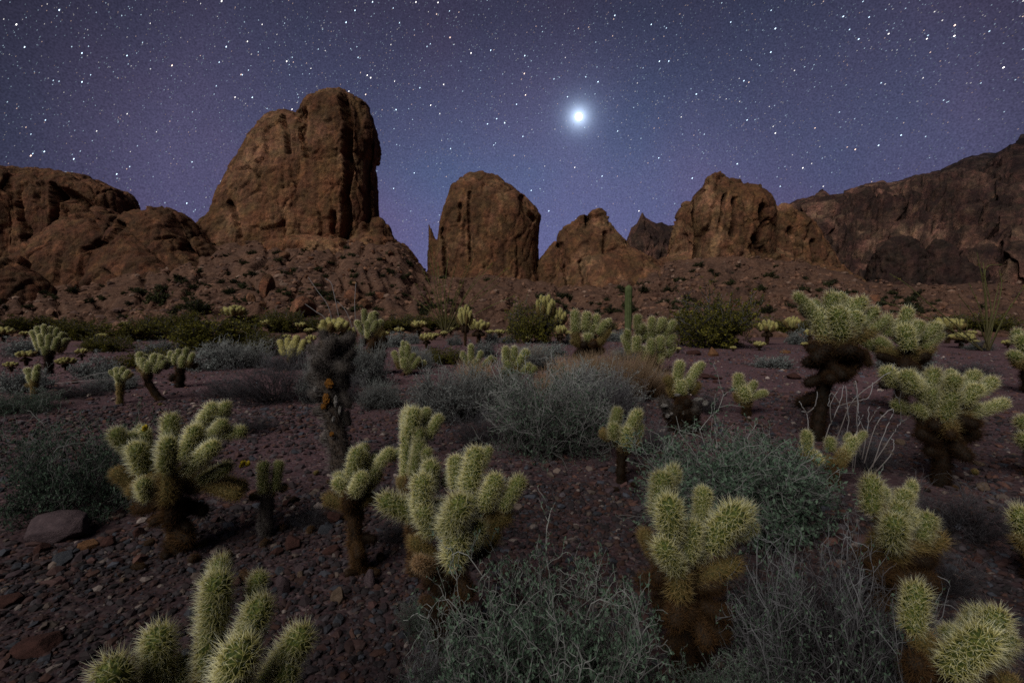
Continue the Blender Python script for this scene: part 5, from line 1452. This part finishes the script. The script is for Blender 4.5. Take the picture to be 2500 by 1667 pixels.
for q, (px, py, w, h, kind, lab) in enumerate([
        (560, 900, 170, 75, 'grey', 'silver-grey shrub below the dark creosote at left'), (480, 905, 120, 50, 'tuft', 'grey brush right of the bent-trunk cholla pair'), (150, 975, 150, 45, 'dark', 'thin dark brush under the forked cholla'),
        (640, 870, 110, 55, 'creosote', 'olive brush behind the plump yellow-green cholla'), (1010, 900, 90, 50, 'grey', 'small grey shrub beside the golden branching cholla'), (1290, 905, 140, 70, 'grey', 'grey shrub left of the upright cholla foot'),
        (1230, 1010, 200, 120, 'tangle', 'tangled grey shrub under the cholla with a hidden foot'), (1450, 1010, 240, 120, 'grey', 'wide grey shrub beneath the tall tan grass'), (1590, 960, 110, 60, 'grey', 'grey shrub at the foot of the many-headed cholla'),
        (1180, 1090, 170, 90, 'dark', 'dim grey brush left of the big tangled grey shrub'), (1600, 1120, 160, 90, 'dark', 'dark brush right of the heart-shaped cholla'), (1920, 1240, 260, 170, 'teal', 'second blue-green shrub nearer the forked white stick'),
        (2130, 1150, 150, 90, 'dark', 'dark brush under the spray of whitish stalks'), (830, 985, 120, 90, 'dark', 'dark brush around the lower trunk of the dead cholla'), (1040, 1560, 150, 110, 'tangle', 'short grey twigs at the foot of the centre cholla'),
        (2230, 1640, 180, 130, 'dark', 'dark twigs between the violet-grey tangle and the corner cholla'), (920, 1000, 110, 70, 'grey', 'small pale shrub right of the dead cholla trunk'),
        (330, 900, 130, 45, 'creosote', 'low olive bush behind the mushroom-shaped cholla'), (700, 905, 130, 60, 'dark', 'dark brush joining the dead cholla and the grey shrub on its left'), (255, 955, 110, 40, 'grey', 'thin grey brush left of the mushroom-shaped cholla'),
        (820, 880, 110, 45, 'creosote', 'olive bush behind the head of the dead cholla'), (1080, 890, 90, 40, 'creosote', 'low olive bush above the rounded silver-grey shrub'), (540, 975, 130, 60, 'dark', 'low dark brush right of the bent-trunk pair'),
        (1340, 870, 100, 34, 'tuft', 'blue-grey tuft in front of the tall cholla over the creosote'), (1560, 880, 110, 40, 'grey', 'grey brush under the dense many-headed cholla'), (1420, 1080, 200, 110, 'tangle', 'tangle of grey twigs left of the heart-shaped cholla'),
        (1900, 900, 90, 34, 'tuft', 'small grey tuft on the flat left of the tallest cholla trunk'), (2400, 920, 120, 36, 'dark', 'thin dark brush on the flat at the right edge'), (20, 1010, 140, 60, 'greygreen', 'grey-green brush at the left edge above the wide shrub'),
        (600, 1060, 120, 50, 'dark', 'sparse dark brush right of the large left cholla'), (1730, 1010, 110, 50, 'dark', 'sparse dark brush between the two-horned and the crooked cholla')]):
    shrub(px, py, w, h, kind, lab, q + 1, 'grey brush on the flat' if kind != 'creosote' else 'creosote bushes')

# shrubs dotted over the slopes
hm = [shrub_meshes('hill', v) for v in range(3)]
HS = [(620, 672, 34, 12), (595, 645, 22, 10), (655, 600, 14, 7), (505, 600, 22, 8), (520, 615, 16, 8), (760, 610, 24, 10), (745, 615, 20, 9), (840, 632, 16, 10), (810, 645, 22, 9), (900, 590, 26, 8), (175, 712, 26, 14), (135, 730, 16, 8), (220, 738, 28, 12), (255, 730, 22, 10),
      (385, 740, 60, 30), (330, 710, 24, 10), (455, 720, 28, 12), (480, 705, 40, 12), (540, 690, 18, 10), (560, 715, 30, 14), (68, 750, 22, 8), (68, 700, 14, 7), (10, 735, 24, 10), (490, 760, 70, 26), (300, 775, 34, 10), (590, 740, 40, 18), (700, 720, 24, 10), (960, 700, 20, 8)]
for q in range(250):
    px = r_.choice([r_.uniform(430, 1060), r_.uniform(-20, 2500), r_.uniform(1300, 2300)])
    cr = float(np.interp(px, CRX, CRY))
    py = cr + 6 + (772 - cr - 6) * r_.random() ** 0.8
    w = (9 + 18 * r_.random() ** 1.7) * (0.7 + (py - 580) / 230)
    HS.append((px, py, w, w * 0.45))
for q, (px, py, w, h) in enumerate(HS):
    p = ghit(px, py)
    if p[1] > 118:
        continue
    s = p[1] / F
    o = thing('slope_shrub', 'small dark green shrub dotted on the bare slopes below the buttes', 'shrub', (p[0], p[1], float(ground(p[0], p[1])) - 0.05), 'shrubs dotted over the slopes', q * 1.3, (w * s / 1.7, w * s / 1.7, h * s))
    add('foliage', hm[q % 3][1], o)
    add('branches', hm[q % 3][0], o)

# dry grass clump
rs = np.random.RandomState(77)


def grass(px, py, w, h, label, n=1500):
    p = ghit(px, py)
    s = p[1] / F
    W, H = w * s, h * s
    a = rs.uniform(0, 6.283, n)
    rr_ = np.sqrt(rs.uniform(0, 1, n)) * W * 0.42
    p0 = np.stack([rr_ * np.cos(a), rr_ * np.sin(a) * 0.6, np.zeros(n)], -1)
    d = np.stack([np.cos(a) * 0.28, np.sin(a) * 0.28, np.ones(n)], -1) + rs.normal(0, 0.16, (n, 3))
    L = H * rs.uniform(0.5, 1.05, n)
    pts = [p0]
    for q in range(5):
        d = d + rs.normal(0, 0.06, d.shape)
        d /= np.linalg.norm(d, axis=1)[:, None]
        pts.append(pts[-1] + d * (L / 5)[:, None])
    P = np.stack(pts, 1)
    V, Q, tv = tubes(P, np.linspace(1, 0.3, 6)[None] * np.full((n, 1), 0.0032), 3)
    o = add('grass_clump', mk_mesh('grass', V, Q, True, {'t': tv}, twig_tan), loc=(p[0], p[1] + W * 0.2, float(ground(p[0], p[1]))))
    return tag(o, label, 'grass', 'tan dry grass clumps')


grass(1420, 975, 120, 110, 'tan dry grass clump left of the many-headed cholla')
grass(1510, 985, 170, 130, 'taller tan dry grass clump in front of the many-headed cholla', 2200)
grass(1350, 965, 90, 70, 'short tan dry grass at the foot of the upright cholla', 500)
grass(1290, 900, 90, 60, 'little tan grass tuft behind the tangled grey shrub', 500)
grass(1600, 975, 110, 80, 'tan dry grass right of the taller clump', 900)
grass(1160, 950, 80, 75, 'thin tan grass on top of the rounded silver-grey shrub', 400)


# ------------------------------------------------------------------ ocotillos, saguaro, dry stalks
def polyline(pts, K=16):
    pts = np.array(pts, float)
    s = np.linspace(0, len(pts) - 1, K)
    i0 = np.clip(np.floor(s).astype(int), 0, len(pts) - 2)
    f = (s - i0)[:, None]
    pm1, p0, p1, p2 = pts[np.maximum(i0 - 1, 0)], pts[i0], pts[i0 + 1], pts[np.minimum(i0 + 2, len(pts) - 1)]
    return 0.5 * ((2 * p0) + (-pm1 + p1) * f + (2 * pm1 - 5 * p0 + 4 * p1 - p2) * f ** 2 + (-pm1 + 3 * p0 - 3 * p1 + p2) * f ** 3)


def stalks(name, label, cat, base, lines, rpx, mat, part='stem', group=None, leafy=0, taper=0.35, rough=0.0):
    b = ghit(*base)
    org = np.array([b[0], b[1], float(ground(b[0], b[1]))])
    s = b[1] / F
    root = thing(name, label, cat, tuple(org), group)
    rs = np.random.RandomState(int(base[0]))
    for ln in lines:
        dz = rs.uniform(-1, 1) * 0.35 * 60 * s if not isinstance(ln, tuple) else ln[1]
        pts = ln if not isinstance(ln, tuple) else ln[0]
        L = len(pts) - 1
        P = polyline([unproj(a, c, b[1] + dz * q / max(L, 1)) - org for q, (a, c) in enumerate(pts)], 18)
        P = P + rs.normal(0, rough * s, P.shape) * np.linspace(0, 1, 18)[:, None]
        V, Q, tv = tubes(P[None], (np.linspace(1, taper, 18) * rpx * s)[None], 6)
        add(part, mk_mesh(part, V, Q, True, {'t': tv}, mat), root)
        if leafy:
            V, Q, tv = leaves_on(rs, P[None], leafy, 2.2 * s, 2.0)
            add('leaves', mk_mesh('leaves', V, Q, False, {'t': tv}, leaf_green), root)
    return root


rs = np.random.RandomState(21)


def fan(bx, by, tops):
    out = []
    for (x, y) in tops:
        mx, my = bx + (x - bx) * 0.45 + rs.uniform(-6, 6), by + (y - by) * 0.55
        out.append([(bx + rs.uniform(-4, 4), by), (mx, my), (x, y)])
    return out


stalks('ocotillo', 'spreading ocotillo with many green wands in front of the round-topped tower', 'ocotillo', (1087, 822),
       fan(1087, 818, [(1012, 690), (1030, 655), (1045, 620), (1052, 598), (1068, 640), (1095, 625), (1115, 640), (1140, 650), (1160, 618), (1175, 660), (1205, 640), (1220, 690), (1000, 720), (1240, 655), (1035, 700), (1130, 690), (1260, 720), (1080, 680)]),
       1.3, wand_mat, 'wand', leafy=40)
stalks('ocotillo', 'tall arching ocotillo at the right edge below the ridge', 'ocotillo', (2412, 858),
       fan(2412, 855, [(2385, 615), (2400, 640), (2440, 690), (2470, 740), (2365, 690), (2340, 720), (2500, 700), (2430, 760)]) +
       [[(2405, 850), (2420, 760), (2405, 680), (2412, 650), (2446, 646)], [(2400, 850), (2430, 770), (2445, 700), (2440, 660)], [(2398, 855), (2340, 800), (2260, 735), (2215, 695), (2172, 668)], [(2398, 856), (2330, 810), (2240, 765), (2150, 735)]],
       1.7, wand_mat, 'wand', leafy=26)
stalks('ocotillo', 'thin leafless ocotillo behind the arching one at right', 'ocotillo', (2350, 850),
       fan(2350, 848, [(2330, 760), (2345, 740), (2318, 790), (2362, 770)]), 1.2, wand_mat, 'wand')
stalks('dry_stalks', 'four pale leafless ocotillo stalks rising left of the brown-bodied cholla', 'dry plant', (868, 850),
       [[(868, 848), (860, 800), (845, 760), (824, 736)], [(835, 850), (828, 780), (815, 715), (808, 690), (794, 680)], [(818, 850), (812, 790), (800, 745), (775, 710), (752, 676)], [(812, 840), (795, 780), (770, 760), (745, 742)], [(866, 848), (868, 790), (866, 740), (869, 690)]],
       1.25, twig_pale, 'stalk')
stalks('dry_stalks', 'spray of bare whitish forked stalks in front of the tallest cholla', 'dry plant', (2075, 1165), [
    [(2010, 1090), (2025, 1040), (2050, 985), (2058, 938)], [(2050, 985), (2030, 960), (2022, 990)], [(2030, 1035), (2028, 985), (2058, 940)], [(2040, 1080), (2070, 1000), (2094, 965), (2140, 930), (2175, 905), (2183, 888)],
    [(2094, 965), (2085, 940), (2090, 935), (2096, 1010)], [(2100, 1110), (2092, 1030), (2094, 985), (2094, 965)], [(2060, 1120), (2065, 1070), (2072, 1020), (2064, 940)], [(2050, 990), (2085, 980), (2120, 970), (2132, 935)],
    [(2110, 1130), (2130, 1060), (2150, 1020), (2178, 998), (2182, 1010)], [(2120, 1150), (2160, 1090), (2185, 1050), (2200, 1030)], [(2200, 1030), (2196, 980), (2180, 958)], [(2196, 980), (2200, 960)], [(2200, 1030), (2230, 1015), (2260, 1003)],
    [(2130, 1140), (2150, 1080), (2175, 1020), (2182, 1008)], [(2105, 1120), (2112, 1060), (2090, 1010)], [(2085, 1150), (2095, 1080), (2118, 1050), (2122, 992)], [(2122, 1030), (2140, 1000), (2147, 995)], [(2080, 1150), (2090, 1060), (2108, 1012)],
    [(2140, 1150), (2175, 1110), (2182, 1085), (2178, 1070)]], 1.25, twig_pale, 'stalk', taper=0.5, rough=1.2)
stalks('dry_stalks', 'single forked whitish stick standing above the low cholla pair', 'dry plant', (1974, 1110),
       [[(1974, 1108), (1973, 1040), (1971, 1008)], [(1971, 1008), (1962, 998), (1952, 980)], [(1971, 1008), (1990, 990), (1996, 955)], [(1971, 1008), (1958, 1004)]], 1.3, twig_pale, 'stalk', taper=0.6, rough=0.8)
stalks('dry_branch', 'long thin pale branch lying on the gravel behind the mushroom-shaped cholla', 'branch', (180, 938),
       [([(100, 938), (160, 934), (225, 928), (262, 930)], 0.0), ([(190, 925), (235, 913), (262, 909)], 0.0)], 1.0, twig_pale, 'stalk')

# saguaro
b = ghit(1533, 838)
s = b[1] / F
H = unproj(1533, 693, b[1])[2] - b[2]
nr, nz = 48, 30
ang = np.arange(nr) * 2 * np.pi / nr
Vs = []
for q in range(nz + 1):
    f = q / nz
    rad = 8.2 * s * (0.72 + 0.28 * min(1, f * 2.5)) * (1 if f < 0.93 else math.sqrt(max(0.02, 1 - ((f - 0.93) / 0.07) ** 2)))
    rb = rad * (1 + 0.10 * np.cos(ang * 12))
    Vs.append(np.stack([rb * np.cos(ang), rb * np.sin(ang), np.full(nr, f * H)], -1))
Vs = np.array(Vs).reshape(-1, 3)
i, j = np.meshgrid(np.arange(nz), np.arange(nr), indexing='ij')
j2 = (j + 1) % nr
Qs = np.stack([i * nr + j, i * nr + j2, (i + 1) * nr + j2, (i + 1) * nr + j], -1).reshape(-1, 4)
sm_, t, out = new_mat('saguaro_skin')
pos = nd(t, 'ShaderNodeTexCoord').outputs['Object']
nn_ = nd(t, 'ShaderNodeTexNoise', {'Vector': pos, 'Scale': 6.0, 'Detail': 5.0})
principled(t, out, ramp(t, nn_.outputs['Fac'], [(0.3, (0.045, 0.060, 0.022)), (0.7, (0.085, 0.105, 0.045))]), 0.8)
sg = add('saguaro_cactus', mk_mesh('saguaro', Vs, Qs, True, mat=sm_), loc=(b[0], b[1], float(ground(b[0], b[1])) - 0.05))
tag(sg, 'lone green columnar saguaro rising behind the chollas in the centre right', 'cactus')

# ------------------------------------------------------------------ dead cholla (tall) and dead black stump
b = ghit(835, 1150)
org = np.array([b[0], b[1], float(ground(b[0], b[1]))])
s = b[1] / F
root = thing('dead_cholla', 'tall dead blackened cholla leaning left with orange lichen on its trunk', 'dead cactus', tuple(org))
random.seed(4)
pts = [(838, 1155, 38), (828, 1090, 34), (815, 1020, 33), (802, 950, 36), (802, 890, 40), (806, 830, 34)]
P = [unproj(a, c, b[1]) - org for a, c, _ in pts]
P[0][2] = -0.03
tm = trunk_mesh(P, [q[2] * s for q in pts], 'grey', seed=5)
tm.materials[0] = deadwood_mat
add('trunk', tm, root)
for (x0, y0, x1, y1, r, kd, z0, z1) in [(800, 870, 813, 838, 24, 'y', -0.6, -1.2), (800, 850, 790, 815, 18, 'y', 0, 0), (830, 870, 856, 828, 22, 'y', 0.3, 0.3), (800, 900, 773, 884, 27, 'y', -0.6, -1.2), (840, 880, 855, 865, 24, 'y', 0, 0),
                                        (790, 940, 768, 930, 22, 'y', 0, 0), (820, 940, 838, 920, 24, 'y', 0, 0), (770, 860, 762, 850, 20, 'y', 0.3, 0.3), (785, 970, 768, 962, 18, 'y', 0, 0), (820, 985, 832, 978, 17, 'y', 0, 0), (800, 900, 805, 880, 34, 'y', 0.3, 0.3),
                                        (815, 1050, 828, 1040, 24, 'y', 0.3, 0.3), (840, 900, 850, 900, 22, 'y', 0.3, 0.3), (840, 905, 845, 940, 18, 'y', 0.3, 0.3), (790, 1000, 772, 1005, 17, 'y', 0, 0), (835, 955, 848, 985, 20, 'y', 0, -0.3), (795, 945, 775, 965, 22, 'y', -0.4, -0.8), (822, 890, 838, 900, 24, 'y', -0.5, -1), (830, 850, 838, 836, 20, 'y', 0, -0.6), (775, 905, 762, 920, 20, 'y', 0, 0), (845, 1010, 850, 1030, 14, 'y', 0, 0), (800, 1060, 790, 1075, 14, 'y', 0, 0)]:
    place_joint(unproj(x0, y0, b[1] + z0 * r * s), unproj(x1, y1, b[1] + z1 * r * s), r * s, CODE[kd], 0, root, org)
for (x, y, rx, ry, m, nm) in [(803, 937, 11, 13, lichen_mat, 'lichen'), (796, 975, 9, 15, lichen_mat, 'lichen'), (790, 992, 7, 8, lichen_mat, 'lichen'), (783, 887, 6, 7, lichen_mat, 'lichen'), (810, 1060, 6, 7, lichen_mat, 'lichen'),
                              (770, 950, 5, 8, bleach_mat, 'bark'), (820, 980, 5, 15, bleach_mat, 'bark'), (830, 1002, 4, 12, bleach_mat, 'bark'), (814, 1024, 4, 9, bleach_mat, 'bark')]:
    c = unproj(x, y, b[1] - 31 * s) - org
    Pm = I4 * np.array([rx * 0.85, 4.0, ry * 0.85]) * s
    Pm = Pm * (1 + 0.9 * fbm(I4 * 2.0 + x, 5, 0.7))[:, None]
    add(nm, mk_mesh(nm, Pm, F4, True, mat=m), root, loc=tuple(c))

b = ghit(1668, 1055)
org = np.array([b[0], b[1], float(ground(b[0], b[1]))])
s = b[1] / F
root = thing('dead_cholla', 'collapsed black cholla stump with bleached bits below the two-horned cholla', 'dead cactus', tuple(org))
for q in range(16):
    a = q * 2.4
    rr_ = 12 + 30 * random.random()
    x, y = 1670 + math.cos(a) * rr_ * 1.1, 1010 + math.sin(a) * rr_ * 0.8
    place_joint(unproj(x, y + 8, b[1] + random.uniform(-15, 25) * s), unproj(x + random.uniform(-14, 14), y - 8, b[1] + random.uniform(-25, 15) * s), random.uniform(15, 22) * s, random.choice(['dark', 'dark', 'grey']), 1, root, org)
add('trunk', trunk_mesh([np.array([0, 0, -0.02]), np.array([0, 0.02, 0.12]), np.array([0.02, 0.0, 0.22])], [0.22, 0.24, 0.14], 'dark', seed=9), root)
for (x, y, rx, ry) in [(1654, 964, 8, 4), (1622, 990, 10, 5), (1630, 1015, 6, 6), (1668, 1008, 6, 7), (1705, 975, 14, 5), (1722, 985, 8, 9), (1750, 1025, 7, 8), (1640, 1010, 4, 4)]:
    c = unproj(x, y, b[1] - 22 * s) - org
    Pm = I4 * np.array([rx, 4, ry]) * s * (0.8 + 0.9 * fbm(I4 * 2.0 + x, 5, 0.7))[:, None]
    add('bark', mk_mesh('bark', Pm, F4, True, mat=bleach_mat), root, loc=tuple(c))

# joints fallen off the chollas
rj = random.Random(12)
for q, (px, py) in enumerate([(455, 1345), (400, 1362), (372, 1330), (500, 1330), (470, 1375), (650, 1330), (690, 1300), (905, 1400), (850, 1408), (930, 1370), (760, 1300), (800, 1180), (870, 1165), (770, 1160), (720, 1225),
                              (1500, 1200), (1545, 1190), (1960, 1085), (2030, 1095), (2080, 1060), (2150, 1010), (2260, 1200), (2330, 1195), (2380, 1160), (2290, 1250), (560, 1360), (330, 1390), (610, 1420), (1640, 1010), (1830, 1030), (1450, 915), (395, 990), (2420, 1250), (1740, 1060)]):
    p = ghit(px, py)
    r = rj.uniform(0.022, 0.036)
    random.seed(q)
    me, L0 = get_joint(rj.choice([0.8, 1.4]), 1, rj.choice(['brown', 'dark', 'brown', 'gold']), q % 2)
    o = add('fallen_joint', me, loc=(p[0], p[1], float(ground(p[0], p[1])) + r * 0.7), rot=(rj.uniform(1.2, 1.9), rj.uniform(-.3, .3), rj.uniform(0, 6.28)), scale=r)
    tag(o, 'brown spiny joint fallen off a cholla and lying on the gravel', 'cactus joint', 'fallen cholla joints on the gravel')
